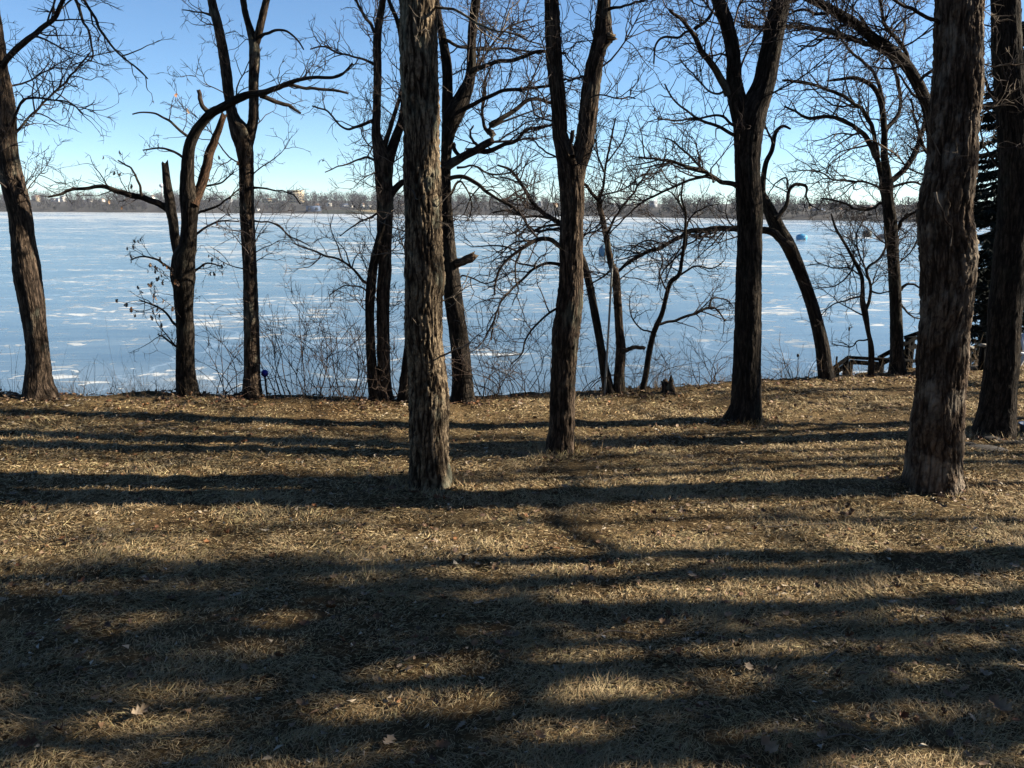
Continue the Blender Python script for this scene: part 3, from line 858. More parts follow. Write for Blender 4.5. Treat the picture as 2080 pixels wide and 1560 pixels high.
t = Tree('bank_tree', 'grey barked tree on the bank edge right beside the thin metal pole', (1258, 798), seed=20)
yb = t.Y
p = t.path([(1258, 798, 25), (1258, 760, 22), (1261, 710, 21), (1258, 669, 17), (1254, 602, 16), (1250, 558, 17), (1241, 535, 14), (1232, 484, 12), (1224, 444, 11), (1216, 408, 10), (1225, 381, 6), (1230, 338, 5), (1240, 290, 4), (1250, 240, 3)], drift=0.3, sink=True)
t.trunk(p, 'bark', 28, 0.04, rough=0.007)
t.limb([(1220, 412), (1200, 393), (1185, 375), (1160, 365)], w2=(8, 4))
t.limb([(1262, 712), (1271, 710), (1288, 705), (1310, 708)], w2=(10, 8), bear=False)
t.limb([(1232, 484), (1250, 440), (1280, 400), (1300, 370), (1320, 340)], w2=(6, 2.5))
t.limb([(1218, 400), (1240, 395), (1275, 385), (1300, 365), (1340, 350)], w2=(4, 2))
t.limb([(1228, 350), (1215, 310), (1210, 270), (1215, 220)], w2=(4, 2))
t.limb([(1232, 330), (1262, 290), (1275, 250)], w2=(4, 2))
t.limb([(1245, 545), (1225, 560), (1200, 575), (1192, 600)], w2=(5, 2))
t.limb([(1228, 460), (1205, 470), (1190, 500)], w2=(4, 2))
t.sprays(p, 2.6, 0.3, 0.9, 0.3, 1.0)
t.twigs('twig', d2=4.4, d3=5.5)

t = Tree('slanting_sapling', 'thin slanting tree on the bank rising to the right between pole and darkest trunk', (1305, 795), seed=21)
p = t.path([(1305, 795, 13), (1312, 760, 12), (1318, 720, 12), (1328, 676, 11), (1345, 636, 10), (1355, 595, 9), (1363, 572, 10), (1379, 558, 9), (1385, 528, 7), (1389, 501, 7), (1392, 467, 6), (1392, 430, 5), (1384, 400, 4), (1390, 360, 3)], drift=-0.3, sink=True)
t.trunk(p, 'bark_dark', 20, 0.04, rough=0.004)
t.limb([(1335, 660), (1345, 657), (1382, 647), (1416, 636), (1442, 624), (1459, 632), (1473, 652)], w2=(7, 3))
t.limb([(1440, 626), (1449, 605), (1476, 609), (1490, 625)], w2=(4, 2))
t.limb([(1355, 590), (1340, 560), (1345, 530), (1330, 500)], w2=(4, 2))
t.limb([(1379, 558), (1410, 540), (1440, 545), (1470, 530)], w2=(4, 2))
t.limb([(1390, 470), (1405, 440), (1430, 420), (1460, 415)], w2=(4, 2))
t.limb([(1392, 430), (1370, 400), (1350, 385)], w2=(4, 2))
t.limb([(1328, 676), (1305, 665), (1285, 640), (1280, 600)], w2=(4, 2))
t.sprays(p, 2.4, 0.3, 0.9, 0.2, 1.0)
t.twigs('twig', d2=4.2, d3=5.5)

# darkest trunk
t = Tree('dark_oak', 'darkest straight oak trunk on the open lawn with a broad Y fork', (1511, 855), seed=22)
yb = t.Y
p = t.path([(1511, 855, 74), (1513, 838, 64), (1515, 821, 59), (1516, 780, 56), (1518, 703, 54), (1521, 568, 52), (1523, 467, 50), (1522, 423, 52), (1518, 338, 51), (1519, 275, 57), (1523, 240, 62), (1540, 200, 52), (1553, 165, 46), (1560, 127, 44), (1569, 85, 42), (1577, 42, 40), (1587, 0, 38), (1600, -60, 34)],
           ext=6, sink=True)
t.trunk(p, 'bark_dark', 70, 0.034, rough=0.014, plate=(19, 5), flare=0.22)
q = t.path([(1514, 262, 44), (1500, 215, 38), (1491, 169, 33), (1491, 127, 29), (1485, 85, 28), (1474, 42, 28), (1458, 0, 26), (1440, -50, 24)], ext=5)
t.trunk(q, 'bark_dark', 48, 0.032, rough=0.012, plate=(19, 5), flare=0, name='stem')
for w in (p, q): t.crown(w, 0.64, dens=1.5)
t.limb([(1480, 195), (1471, 178), (1450, 140), (1424, 97), (1407, 59), (1386, 38), (1360, 20)], w2=(16, 6), drift=-0.5)
t.limb([(1415, 75), (1398, 62), (1382, 76), (1348, 76), (1327, 93), (1328, 130)], w2=(7, 3))
t.limb([(1410, 60), (1435, 40), (1450, 10)], w2=(7, 4))
t.limb([(1506, 383), (1496, 376), (1462, 364), (1441, 353), (1407, 343), (1369, 326), (1331, 321), (1297, 319)], w2=(11, 4), drift=-0.8)
t.limb([(1440, 356), (1407, 366), (1369, 378), (1335, 393), (1285, 423), (1238, 474)], w2=(6, 3), drift=0.6)
t.limb([(1440, 352), (1400, 318), (1370, 290), (1350, 280)], w2=(5, 2.5))
t.limb([(1500, 276), (1488, 271), (1462, 258), (1428, 243), (1403, 228), (1369, 203), (1350, 170)], w2=(8, 3))
t.limb([(1500, 258), (1488, 254), (1462, 237), (1420, 241), (1369, 245), (1335, 240)], w2=(6, 2.5))
t.limb([(1475, 185), (1450, 190), (1410, 160), (1380, 120)], w2=(5, 2))
t.sprays(p, 1.8, 0.3, 0.9, 0.35, 0.7); t.sprays(q, 2.5, 0.4, 1.0, 0.1, 0.7)
t.twigs('twig', d2=4.8, d3=5.6)

# curving leaning trunk
t = Tree('curving_oak', 'smooth curving trunk leaning left over the bank beside the stair railing', (1678, 769), seed=23)
yb = t.Y
p = t.path([(1678, 769, 30), (1674, 735, 29), (1670, 703, 28), (1654, 635, 25), (1631, 568, 25), (1603, 501, 28), (1582, 467, 30), (1566, 434, 26), (1553, 405, 18), (1549, 385, 12), (1555, 334, 10), (1568, 305, 9), (1575, 271, 8), (1590, 256, 6), (1606, 262, 4)], sink=True, drift=0.3)
t.trunk(p, 'bark_dark', 36, 0.04, rough=0.006, lumps=0.04)
t.limb([(1606, 500, 18), (1584, 487, 14), (1567, 472, 14), (1549, 466, 13), (1496, 461, 12), (1466, 461, 11), (1429, 466, 11), (1395, 467, 10), (1382, 477, 9), (1348, 498, 8), (1315, 511, 8), (1281, 528, 8), (1257, 551, 6)], drift=-0.4, mat='bark_dark')
t.limb([(1575, 445), (1593, 423), (1598, 398), (1604, 381), (1620, 373), (1638, 378), (1637, 395), (1646, 418)], w2=(10, 3), mat='bark_dark')
t.limb([(1602, 385), (1595, 360), (1575, 375), (1560, 395)], w2=(4, 2))
t.limb([(1572, 290), (1560, 262), (1548, 250)], w2=(5, 3))
t.limb([(1430, 466), (1410, 490), (1380, 505), (1365, 540), (1350, 575)], w2=(5, 2))
t.limb([(1460, 461), (1445, 480), (1410, 478), (1390, 470)], w2=(5, 2))
t.limb([(1350, 498), (1320, 490), (1290, 500), (1270, 520)], w2=(4, 2))
t.limb([(1395, 468), (1390, 510), (1360, 540), (1345, 560), (1335, 590)], w2=(4, 2))
t.sprays(p, 1.5, 0.3, 0.9, 0.55, 1.0)
t.twigs('twig', d2=4.2, d3=5.5)

# many-limbed tree right
t = Tree('candelabra_oak', 'straight bank oak whose limbs curve up like a candelabra beside the stair railing', (1823, 757), seed=24)
yb = t.Y
p = t.path([(1823, 757, 32), (1822, 720, 27), (1821, 669, 25), (1817, 568, 23), (1810, 467, 25), (1802, 400, 23), (1800, 375, 27), (1801, 351, 17), (1796, 313, 14), (1796, 262, 12), (1790, 212, 11), (1775, 178, 9), (1741, 159, 8), (1708, 161, 6), (1680, 164, 4)], sink=True, drift=-0.3)
t.trunk(p, 'bark_dark', 36, 0.04, rough=0.007)
t.limb([(1798, 372), (1792, 360), (1775, 313), (1754, 275), (1716, 245), (1678, 237), (1640, 240), (1623, 231), (1594, 216)], w2=(13, 4))
t.limb([(1783, 320), (1780, 296), (1771, 254), (1750, 224), (1716, 201), (1686, 186), (1644, 173), (1589, 163)], w2=(11, 4), drift=-0.8)
t.limb([(1797, 270), (1801, 262), (1822, 237), (1826, 199), (1818, 161), (1805, 123), (1792, 106)], w2=(10, 5), drift=0.6)
t.limb([(1793, 230), (1792, 190), (1780, 148), (1758, 127), (1725, 102), (1708, 80)], w2=(9, 4), drift=0.3)
t.limb([(1803, 375), (1813, 364), (1843, 338), (1864, 296), (1877, 250), (1890, 215)], w2=(13, 8), drift=0.4)
t.limb([(1814, 475), (1826, 465), (1834, 448), (1860, 431), (1885, 420)], w2=(9, 5))
t.limb([(1806, 420), (1791, 413), (1769, 427), (1738, 425), (1712, 412), (1668, 403)], w2=(8, 3))
t.limb([(1828, 590), (1836, 582), (1856, 577), (1885, 590)], w2=(7, 4))
t.limb([(1806, 385), (1830, 375), (1860, 372), (1885, 380)], w2=(6, 4))
t.limb([(1800, 390), (1760, 370), (1700, 365), (1650, 345), (1610, 350)], w2=(5, 2), drift=-0.6)
t.limb([(1828, 620), (1850, 640), (1875, 650)], w2=(4, 2))
t.sprays(p, 4.0, 0.3, 1.0, 0.3, 1.0)
t.twigs('twig', d2=5.0, d3=5.6)

t = Tree('bent_sapling', 'thin bent sapling in front of the lake just above the landing rail', (1769, 764), seed=25)
p = t.path([(1769, 764, 13), (1770, 720, 12), (1768, 695, 10), (1764, 676, 9), (1757, 635, 13), (1752, 612, 11), (1752, 588, 8), (1750, 561, 8), (1738, 535, 7), (1718, 498, 6), (1698, 464, 5), (1688, 434, 3)], sink=True, drift=-0.2)
t.trunk(p, 'bark_dark', 20, 0.04, rough=0.004)
t.limb([(1757, 632), (1764, 612), (1769, 582), (1762, 545), (1782, 528), (1800, 500), (1795, 460)], w2=(8, 3), wob=0.5)
t.limb([(1765, 590), (1790, 592), (1812, 588)], w2=(4, 2))
t.limb([(1751, 560), (1720, 545), (1690, 545), (1655, 530)], w2=(4, 2))
t.limb([(1735, 528), (1725, 560), (1700, 580), (1660, 585)], w2=(4, 2))
t.limb([(1765, 565), (1745, 520), (1740, 480), (1755, 440)], w2=(4, 2))
t.limb([(1752, 600), (1720, 610), (1690, 620), (1662, 650)], w2=(4, 2))
t.limb([(1762, 690), (1740, 692), (1720, 702), (1690, 698)], w2=(3, 1.6))
t.sprays(p, 3.0, 0.3, 0.9, 0.4, 1.0)
t.twigs('twig', d2=4.4, d3=5.5)

# arching oak hidden behind the big right trunk
t = Tree('arching_oak', 'oak behind the scarred right trunk sending a thick arched limb left across the sky', (1926, 757), seed=26)
p = t.path([(1926, 757, 36), (1925, 650, 32), (1922, 520, 30), (1915, 400, 28), (1903, 310, 27), (1893, 260, 25), (1885, 220, 24), (1868, 178, 24), (1843, 135, 23), (1809, 102, 23), (1771, 76, 21), (1729, 42, 19), (1686, 17, 17), (1644, -2, 15), (1590, -30, 12)], ext=1.5, drift=-1.5, sink=True)
t.trunk(p, 'bark_dark', 36, 0.04, rough=0.009)
t.limb([(1800, 96), (1780, 93), (1729, 80), (1686, 68), (1644, 59), (1602, 55), (1547, 55), (1505, 53)], w2=(14, 5), y0=t.Y - 0.9, drift=-0.7)
t.limb([(1850, 145), (1830, 95), (1800, 55), (1790, 0), (1770, -60)], w2=(9, 5), y0=t.Y - 0.8)
t.limb([(1880, 200), (1850, 190), (1825, 150)], w2=(7, 4), y0=t.Y - 0.7)
t.limb([(1905, 330), (1880, 300), (1860, 250), (1850, 200)], w2=(8, 4), y0=t.Y - 0.5)
t.limb([(1730, 45), (1700, 60), (1660, 90), (1620, 95)], w2=(6, 3), y0=t.Y - 1.2)
t.limb([(1700, 25), (1660, 30), (1630, 20), (1600, 30)], w2=(7, 4), y0=t.Y - 1.2)
t.limb([(1690, 15), (1640, -10), (1560, 25), (1520, 10)], w2=(7, 3), y0=t.Y - 1.2)
qq = spline(p, 40)[20:]; t.P1.append(spline(qq, 14)[None, :, :3]); t.R1.append(spline(qq, 14)[None, :, 3])
t.crown(p, 0.55, dens=1.6, lo=0.7, hi=1.8)
t.twigs('twig', d2=5.4, d3=5.6)

# scarred trunk right
t = Tree('scarred_oak', 'thick scarred trunk near the right edge with bare reddish bark and a burl', (1894, 988), seed=27)
p = t.path([(1893, 988, 108), (1895, 965, 105), (1899, 914, 101), (1905, 825, 98), (1910, 737, 95), (1914, 678, 95), (1920, 648, 98), (1923, 619, 102), (1925, 560, 103), (1923, 508, 104), (1922, 423, 102), (1930, 338, 100), (1938, 254, 96), (1943, 169, 92), (1950, 0, 92), (1954, -60, 90)],
           ext=6, end_r=0.09, sink=True)
t.trunk(p, 'bark_pale', 140, 0.02, rough=0.030, plate=(18, 5.5), flare=0.20, lumps=0.16)
t.crown(p, 0.60, dens=1.1, lo=1.5, hi=3.4)
t.limb([(1910, 48), (1894, 40), (1851, 17), (1826, 4), (1790, -20)], w2=(9, 5), drift=-0.4)
t.limb([(1900, 395), (1915, 430), (1922, 445), (1935, 470), (1930, 500)], w2=(5, 3.5), y0=t.Y - 0.35, drift=-0.1, mat='bark_pale', bear=False, name='dead_twig')
t.limb([(1918, 440), (1930, 428), (1926, 390)], w2=(4, 3), y0=t.Y - 0.4, drift=-0.1, mat='bark_pale', bear=False, name='dead_twig')
t.limb([(1880, 350), (1850, 330), (1800, 300), (1760, 285), (1700, 322), (1690, 330)], w2=(3.5, 2), y0=t.Y - 0.2, drift=-0.5, mat='bark_pale')
t.limb([(1990, 230), (2010, 215), (2035, 205), (2060, 210)], w2=(4, 2.5), y0=t.Y - 0.2, mat='bark_pale')
t.limb([(1985, 130), (2020, 135), (2080, 130)], w2=(3.5, 2.5), y0=t.Y - 0.1, mat='bark_pale')
t.sprays(p, 2.8, 0.2, 0.7, 0.22, 0.62, up=0.1)
scar = t
t.twigs('twig_pale', d2=3.2, d3=4.2, l2=(0.2, 0.6))

# right edge trunk
t = Tree('edge_oak', 'black shaded trunk at the right edge with stones lying at its foot', (2019, 882), seed=28)
p = t.path([(2019, 882, 78), (2022, 860, 72), (2026, 825, 68), (2035, 737, 64), (2040, 648, 62), (2049, 560, 62), (2060, 450, 64), (2064, 340, 64), (2058, 240, 60), (2046, 120, 56), (2042, 0, 54), (2040, -50, 52)], ext=6, sink=True)
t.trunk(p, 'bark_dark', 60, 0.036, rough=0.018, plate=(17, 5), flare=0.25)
t.crown(p, 0.55, dens=1.4)
t.limb([(2062, 260), (2078, 220), (2100, 170), (2120, 100)], w2=(26, 18))
t.limb([(2040, 230), (2015, 190), (1995, 150), (1985, 100)], w2=(7, 4))
t.limb([(2045, 350), (2020, 330), (2000, 300), (1990, 260)], w2=(6, 3))
t.sprays(p, 3.5, 0.3, 1.0, 0.3, 0.8)
t.twigs('twig', d2=4.4)
#@@CASTERS
# ------------------------------------------------------------------ oaks and evergreens on the right, outside the view: they throw the shade on the lawn
def side_oak(x, y, r, h, seed, label, lean=0.0, dens=0.9, fork=True):
    t = Tree.__new__(Tree)
    t.Y = y; t.base = np.array([x, y, 0.0]); t.root = empty('side_oak', t.base); tag(t.root, label, 'tree', 'oaks on the lawn past the right edge of the view')
    t.rng = np.random.default_rng(seed); t.seed = seed; t.P1, t.R1, t.tw = [], [], []; t.fine = None
    rr = t.rng
    k = 9
    pts = [[x, y, -0.2, r * 1.1]]
    for i in range(k):
        f = i / (k - 1)
        pts.append([x + lean * f * h + rr.normal() * 0.12 * f * 3, y + rr.normal() * 0.1 * f * 3, f * h, r * (1 - 0.75 * f)])
    p = np.array(pts)
    t.trunk(p, 'bark_dark', 14, 0.15, flare=0.3)
    t.crown(p, 0.35, dens=dens, lo=1.8, hi=4.2, ang=50, up=0.1)
    t.twigs('twig', d2=1.3, d3=2.0, d4=0.01, l2=(0.5, 1.5), l3=(0.2, 0.6))
def behind(px, py, xc):                       # where a tree past the edge must stand for its shade to reach that spot of lawn
    g = on_z(px, py)
    return xc, g[1] + (xc - g[0]) * math.tan(SUN_AZ)
SIDE = []
for px, py, xc, r, h, lab in ((1700, 789, 17.5, 0.11, 11, 'thin oak past the right edge close to the top of the bank'), (1650, 800, 21.0, 0.12, 12, 'oak past the right edge at the top of the bank, farther than the thin one'),
        (1350, 868, 15.5, 0.13, 11, 'slim oak past the right edge, level with the darkest trunk'), (1350, 884, 19.0, 0.13, 13, 'second oak past the right edge, level with the darkest trunk'),
        (1350, 905, 24.0, 0.17, 14, 'far oak past the right edge, level with the black edge trunk'), (1300, 962, 18.0, 0.15, 14, 'side oak past the right edge in line with the V forked trunk'),
        (600, 950, 22.5, 0.16, 17, 'tall side oak past the right edge in line with the V fork base'), (500, 1085, 20.0, 0.12, 15, 'slim side oak past the right edge in line with the sunlit strip'),
        (1500, 1137, 13.5, 0.19, 13, 'side oak past the right edge nearest to the scarred trunk'), (1300, 1215, 16.0, 0.16, 14, 'side oak past the right edge among the front pines'),
        (500, 925, 17.0, 0.09, 13, 'slender young oak past the right edge, in front of the tall side oak'), (500, 1022, 16.0, 0.09, 13, 'slender young oak past the right edge, level with the scarred trunk'),
        (900, 1290, 20.0, 0.16, 15, 'side oak past the right edge between the nearer pine and the wide pine'), (900, 1405, 22.0, 0.15, 16, 'far side oak past the right edge between the wide pine and the tallest pine'),
        (900, 1440, 15.5, 0.12, 13, 'slim side oak past the right edge just in front of the tallest pine'), (900, 1520, 19.5, 0.16, 15, 'side oak past the right edge between the tallest pine and the slender pine'),
        (900, 1170, 21.5, 0.13, 15, 'slim side oak past the right edge just behind the slim pine'),
        (1000, 1385, 13.0, 0.15, 13, 'side oak past the right edge close to the house')):
    SIDE.append((*behind(px, py, xc), r, h, lab))
for i, (x, y, r, h, lab) in enumerate(SIDE):
    side_oak(x, y, r, h, 40 + i, lab)

def conifer(x, y, z0, h, w, seed, label, name='spruce_tree', low=0.6, tiers=30, per=10, group=None, needles=26):
    rng = np.random.default_rng(seed)
    base = np.array([x, y, z0])
    root = empty(name, base); tag(root, label, 'tree', group)
    p = np.array([[x, y, z0 - 0.2, h * 0.016], [x, y, z0 + h * 0.5, h * 0.010], [x, y, z0 + h, 0.01]])
    V, Q, tr, bk, S = trunk_geo(p, 12, 0.25, seed=seed)
    link('trunk', make_mesh('trunk', V - base, Q, vec=bk), M['bark_dark'], root)
    # boughs
    n = tiers * per
    tz = low + (h * 0.97 - low) * np.repeat((np.arange(tiers) + 0.5) / tiers, per) + rng.normal(size=n) * 0.12
    az = rng.random(n) * 6.283
    ln = w * (1 - (tz - low) / (h - low)) ** 0.8 * rng.uniform(0.6, 1.1, n) + 0.15
    k = 6
    g = np.linspace(0, 1, k)
    P = np.empty((n, k, 3))
    droop = rng.uniform(0.1, 0.35, n)
    P[:, :, 0] = x + np.cos(az)[:, None] * ln[:, None] * g
    P[:, :, 1] = y + np.sin(az)[:, None] * ln[:, None] * g
    P[:, :, 2] = z0 + tz[:, None] - droop[:, None] * ln[:, None] * (g * 1.4 - g**3 * 0.7)
    Rr = 0.012 * (1 - g * 0.85)[None, :] * np.ones((n, 1))
    V, Q = tubes(P[:, ::1], Rr, 3)
    link('boughs', make_mesh('boughs', V - base, Q), M['twig'], root)['kind'] = 'stuff'
    # needle sprays: narrow leaf-sized faces hanging off each bough
    mN = needles
    f = rng.random((n, mN)) ** 0.75
    ii = np.minimum((f * (k - 1)).astype(int), k - 2); ww = (f * (k - 1) - ii)[..., None]
    rows = np.arange(n)[:, None]
    c = P[rows, ii] * (1 - ww) + P[rows, ii + 1] * ww
    d = np.stack([np.cos(az), np.sin(az), -0.25 * np.ones(n)], 1)[:, None, :] + rng.normal(size=(n, mN, 3)) * np.array([0.7, 0.7, 0.3])
    d = nrm(d); sz = rng.uniform(0.12, 0.30, (n, mN, 1)) * (h / 9.0) ** 0.5
    sd = nrm(np.cross(d, rng.normal(size=(n, mN, 3)) + np.array([0, 0, 1.5])))
    tri = np.stack([c - sd * 0.035, c + sd * 0.035, c + d * sz + np.array([0, 0, -0.03])], 2).reshape(-1, 3)
    link('needles', make_mesh('needles', tri - base, None, np.arange(len(tri)).reshape(-1, 3), smooth=False), M['needle'], root)['kind'] = 'stuff'

g = on_z(1990, 742)
conifer(at(1992, 740, g[1] + 2.5)[0], g[1] + 2.5, -0.9, 8.5, 1.15, 61, 'dark spruce between the scarred trunk and the black edge trunk', low=0.5, tiers=36, per=10, needles=75)
PINES = []
for px, py, xc, h, w, lab in ((700, 1200, 20.5, 17, 0.75, 'slim pine past the right edge, farthest from the house'), (1000, 1262, 15.0, 13, 0.9, 'nearer pine past the right edge whose shade falls over the front lawn'),
        (800, 1330, 18.5, 14.5, 0.9, 'wide pine past the right edge whose shade falls over the front lawn'),
        (900, 1470, 17.0, 14.5, 0.6, 'tallest pine past the right edge near the house'), (900, 1570, 12.5, 12, 0.9, 'slender pine past the right edge nearest to the house'),
        ):
    PINES.append((*behind(px, py, xc), h, w, lab))
for i, (x, y, h, w, lab) in enumerate(PINES):
    conifer(x, y, 0, h, w, 70 + i, lab, name='pine_tree', low=(11.0 if 'farthest' in lab else 8.0 if 'nearer' in lab else 2.5), tiers=17, per=6, needles=30, group='pines on the lawn past the right edge of the view')
# ------------------------------------------------------------------ unseen house and evergreens, added to block sky light
M['siding'] = plain('dark brown board siding', (0.075, 0.055, 0.042), 0.85, 0.25, 2)
M['shingle'] = plain('grey roof shingle', (0.06, 0.06, 0.062), 0.9, 0.3, 4)
M['glass'] = plain('dark house window', (0.02, 0.025, 0.03), 0.12, 0.2, 1, 0.5)
r_ = empty('sky_blocking_house', (0, -7.2, 0)); tag(r_, 'unseen brown timber house added behind the viewpoint to block the sky', 'house')
mb = MB(); mb.box((0, 0, 2.9), (22, 10, 6.2)); part('wall', mb, M['siding'], r_, (0, 0, 0))
link('roof', make_mesh('roof', [(-11.6, -5.8, 5.8), (11.6, -5.8, 5.8), (11.6, 0, 9.6), (-11.6, 0, 9.6), (11.6, 5.8, 5.8), (-11.6, 5.8, 5.8)], [[0, 1, 2, 3], [3, 2, 4, 5], [0, 5, 4, 1]], [[1, 4, 2], [0, 3, 5]], smooth=False), M['shingle'], r_)
for x in (-8, -4.5, 4.5, 8):
    for z in (1.4, 4.3):
        mb = MB(); mb.box((x, 5.02, z), (1.5, 0.12, 1.3)); part('window', mb, M['glass'], r_, (0, 0, 0))
mb = MB(); mb.box((0, 5.02, 1.1), (2.0, 0.12, 2.1)); part('door', mb, M['glass'], r_, (0, 0, 0))
BACK = [(7.6, 0.6, 15, 5.6, 'big unseen pine added right of the viewpoint to block the sky'), (-7.2, 1.0, 15, 5.6, 'big unseen pine added left of the viewpoint to block the sky'), (-14.5, -2.0, 12, 2.6, 'broad unseen pine added left of the house to block the sky'), (-16.5, 4.0, 14, 2.6, 'broad unseen pine added past the left edge of the lawn to block the sky'), (-19.5, 10.5, 12, 2.4, 'unseen pine added past the left edge near the bank to block the sky'),
        (15.0, -4.0, 13, 2.8, 'broad unseen pine added right of the house to block the sky'), (18.5, 0.5, 14, 2.8, 'broad unseen pine added past the right edge level with the viewpoint to block the sky')]
for i, (x, y, h, w, lab) in enumerate(BACK):  # pines added out of view to dim the sky light on lawn and trunks
    conifer(x, y, 0, h, w, 170 + i, lab, name='pine_tree', low=(6.6 if abs(x) < 8 else 0.8), tiers=(26 if abs(x) < 8 else 24), per=(16 if abs(x) < 8 else 10), needles=(60 if abs(x) < 8 else 24))
# ------------------------------------------------------------------ brush on the bank
# ------------------------------------------------------------------ brush on the bank
def shrub(px, py, hpx, wpx, stems, seed, label, dy=0.35, d2=3.0):
    g = on_z(px, py); x = g[0]; y = g[1] + dy
    z = float(lawn_z(np.array([x]), np.array([y]))[0])
    base = np.array([x, y, z])
    rng = np.random.default_rng(seed)
    mpp = y / F
    root = empty('bank_shrub', base); tag(root, label, 'shrub', 'leafless brush along the bank')
    hm, wm = hpx * 1.12 * mpp + (0 - z), wpx * 1.5 * mpp
    stems = int(stems * 0.95)
    k = 12
    P = np.empty((stems, k, 3))
    p = base + np.stack([rng.normal(0, wm * 0.16, stems), rng.normal(0, 0.25, stems), np.full(stems, -0.05)], 1)
    d = nrm(np.stack([rng.normal(0, wm / hm * 0.55, stems), rng.normal(0, 0.25, stems), np.ones(stems)], 1))
    ln = hm * rng.uniform(0.5, 1.25, stems)
    cur = rng.normal(0, 0.11, (stems, 2))
    P[:, 0] = p
    for j in range(1, k):
        d = nrm(d + rng.normal(size=(stems, 3)) * 0.08 + np.stack([cur[:, 0], cur[:, 1], -0.02 * np.ones(stems)], 1))
        p = p + d * (ln / (k - 1))[:, None]
        P[:, j] = p
    gg = np.linspace(0, 1, k)[None, :]
    Rr = rng.uniform(0.004, 0.011, stems)[:, None] * (1 - 0.8 * gg)
    V, Q = tubes(P, Rr, 5)
    link('stems', make_mesh('stems', V - base, Q), M['shrub'], root)['kind'] = 'stuff'
    a = sprout(P, Rr, rng, d2 * 1.2, 0.3, 1.0, 38, 0.25, 0.14, 7, 0.6, 0.2)
    b = sprout(*a, rng, 4.0, 0.12, 0.4, 42, 0.15, 0.16, 4, 0.7)
    V1, Q1 = tubes(*a, 3); V2, Q2 = tubes(*b, 3)
    link('twigs', make_mesh('twigs', np.vstack([V1, V2]) - base, np.vstack([Q1, Q2 + len(V1)])), M['shrub'], root)['kind'] = 'stuff'

SH = [(30, 806, 60, 60, 7, 'low wispy brush left of the leaning oak at the left edge'),
      (140, 807, 70, 120, 8, 'low brush right of the leaning oak at the left edge'),
      (255, 806, 60, 110, 7, 'sparse low brush midway between the leaning oak and the broken oak'),
      (330, 806, 70, 70, 6, 'thin brush at the left foot of the storm broken oak'),
      (435, 806, 190, 80, 9, 'wispy brush between the broken oak and the forked oak'),
      (560, 808, 200, 100, 12, 'tangled brush just right of the slender forked oak by the blue ball'),
      (620, 810, 270, 130, 16, 'tallest thicket of brush on the bank left of the twin stemmed oak'),
      (690, 812, 220, 120, 16, 'dense brush between the tallest thicket and the twin stemmed oak'),
      (730, 813, 170, 80, 10, 'short brush touching the left side of the twin stemmed oak'),
      (805, 815, 150, 50, 9, 'brush between the twin stemmed oak and the slim hidden trunk'),
      (985, 812, 180, 80, 11, 'brush just right of the crooked oak with the knob'),
      (1045, 809, 200, 110, 14, 'dense brush below the drooping limbs of the V forked oak'),
      (1100, 807, 150, 80, 12, 'brush at the left side of the V forked oak'),
      (1195, 803, 110, 70, 9, 'brush between the V forked oak and the thin metal pole'),
      (1290, 798, 120, 70, 8, 'brush behind the foot of the thin slanting tree'),
      (1340, 795, 90, 60, 7, 'low brush beside the old stump'),
      (1420, 790, 120, 110, 11, 'low brush between the stump and the darkest trunk'),
      (1470, 786, 80, 60, 7, 'low brush at the left side of the darkest trunk'),
      (1585, 778, 70, 90, 9, 'low brush right of the darkest trunk'),
      (1640, 773, 80, 70, 8, 'low brush at the left foot of the curving leaning trunk')]
for i, (px, py, hp, wp, st, lab) in enumerate(SH):
    shrub(px, py, hp, wp, st, 200 + i, lab)
# ------------------------------------------------------------------ dead weeds along the rim
def weeds():
    rng = np.random.default_rng(55)
    n = 3000
    x = rng.uniform(-11, 13, n); x = x + 0.5 * vnoise(x, x * 0, 1.5, 3.0)
    y = y_rim(x) + rng.gamma(1.6, 0.32, n) - 0.15
    z = lawn_z(x, y)
    k = 5
    ln = rng.gamma(2.2, 0.12, n) * (1 + 0.7 * vnoise(x, y * 0, 0.6, 9.0)) + 0.06
    P = np.empty((n, k, 3)); P[:, 0] = np.stack([x, y, z - 0.02], 1)
    d = nrm(np.stack([rng.normal(0, 0.35, n), rng.normal(0, 0.25, n), np.ones(n)], 1)); bend = rng.normal(0, 0.12, (n, 2))
    for j in range(1, k):
        d = nrm(d + np.stack([bend[:, 0], bend[:, 1], -0.05 * np.ones(n)], 1) + rng.normal(size=(n, 3)) * 0.05)
        P[:, j] = P[:, j - 1] + d * (ln / (k - 1))[:, None]
    V, Q = tubes(P, rng.uniform(0.0012, 0.0032, n)[:, None] * np.linspace(1, 0.5, k)[None], 3)
    tag(link('bank_weeds', make_mesh('bank_weeds', V, Q), plain('dead weed stalks', (0.12, 0.085, 0.052), 0.9, 0.4, 5)), 'dead weed stalks standing along the edge of the bank', 'weeds', kind='stuff')
weeds()

# ------------------------------------------------------------------ dry grass, litter
# ------------------------------------------------------------------ dry grass, litter
def in_view_points(n, rng, y0, y1, spread=0.72, pw=1.0):
    u = rng.random(n)
    y = (y0**pw + u * (y1**pw - y0**pw)) ** (1 / pw)
    x = rng.uniform(-1, 1, n) * (y * spread + 0.8)
    return x, y

GRID_Z = GZ
def z_at(x, y):
    i = np.clip(np.searchsorted(gx, x) - 1, 0, len(gx) - 2); j = np.clip(np.searchsorted(gy, y) - 1, 0, len(gy) - 2)
    u = (x - gx[i]) / (gx[i + 1] - gx[i]); v = (y - gy[j]) / (gy[j + 1] - gy[j])
    return (GZ[i, j] * (1 - u) * (1 - v) + GZ[i + 1, j] * u * (1 - v) + GZ[i, j + 1] * (1 - u) * v + GZ[i + 1, j + 1] * u * v)

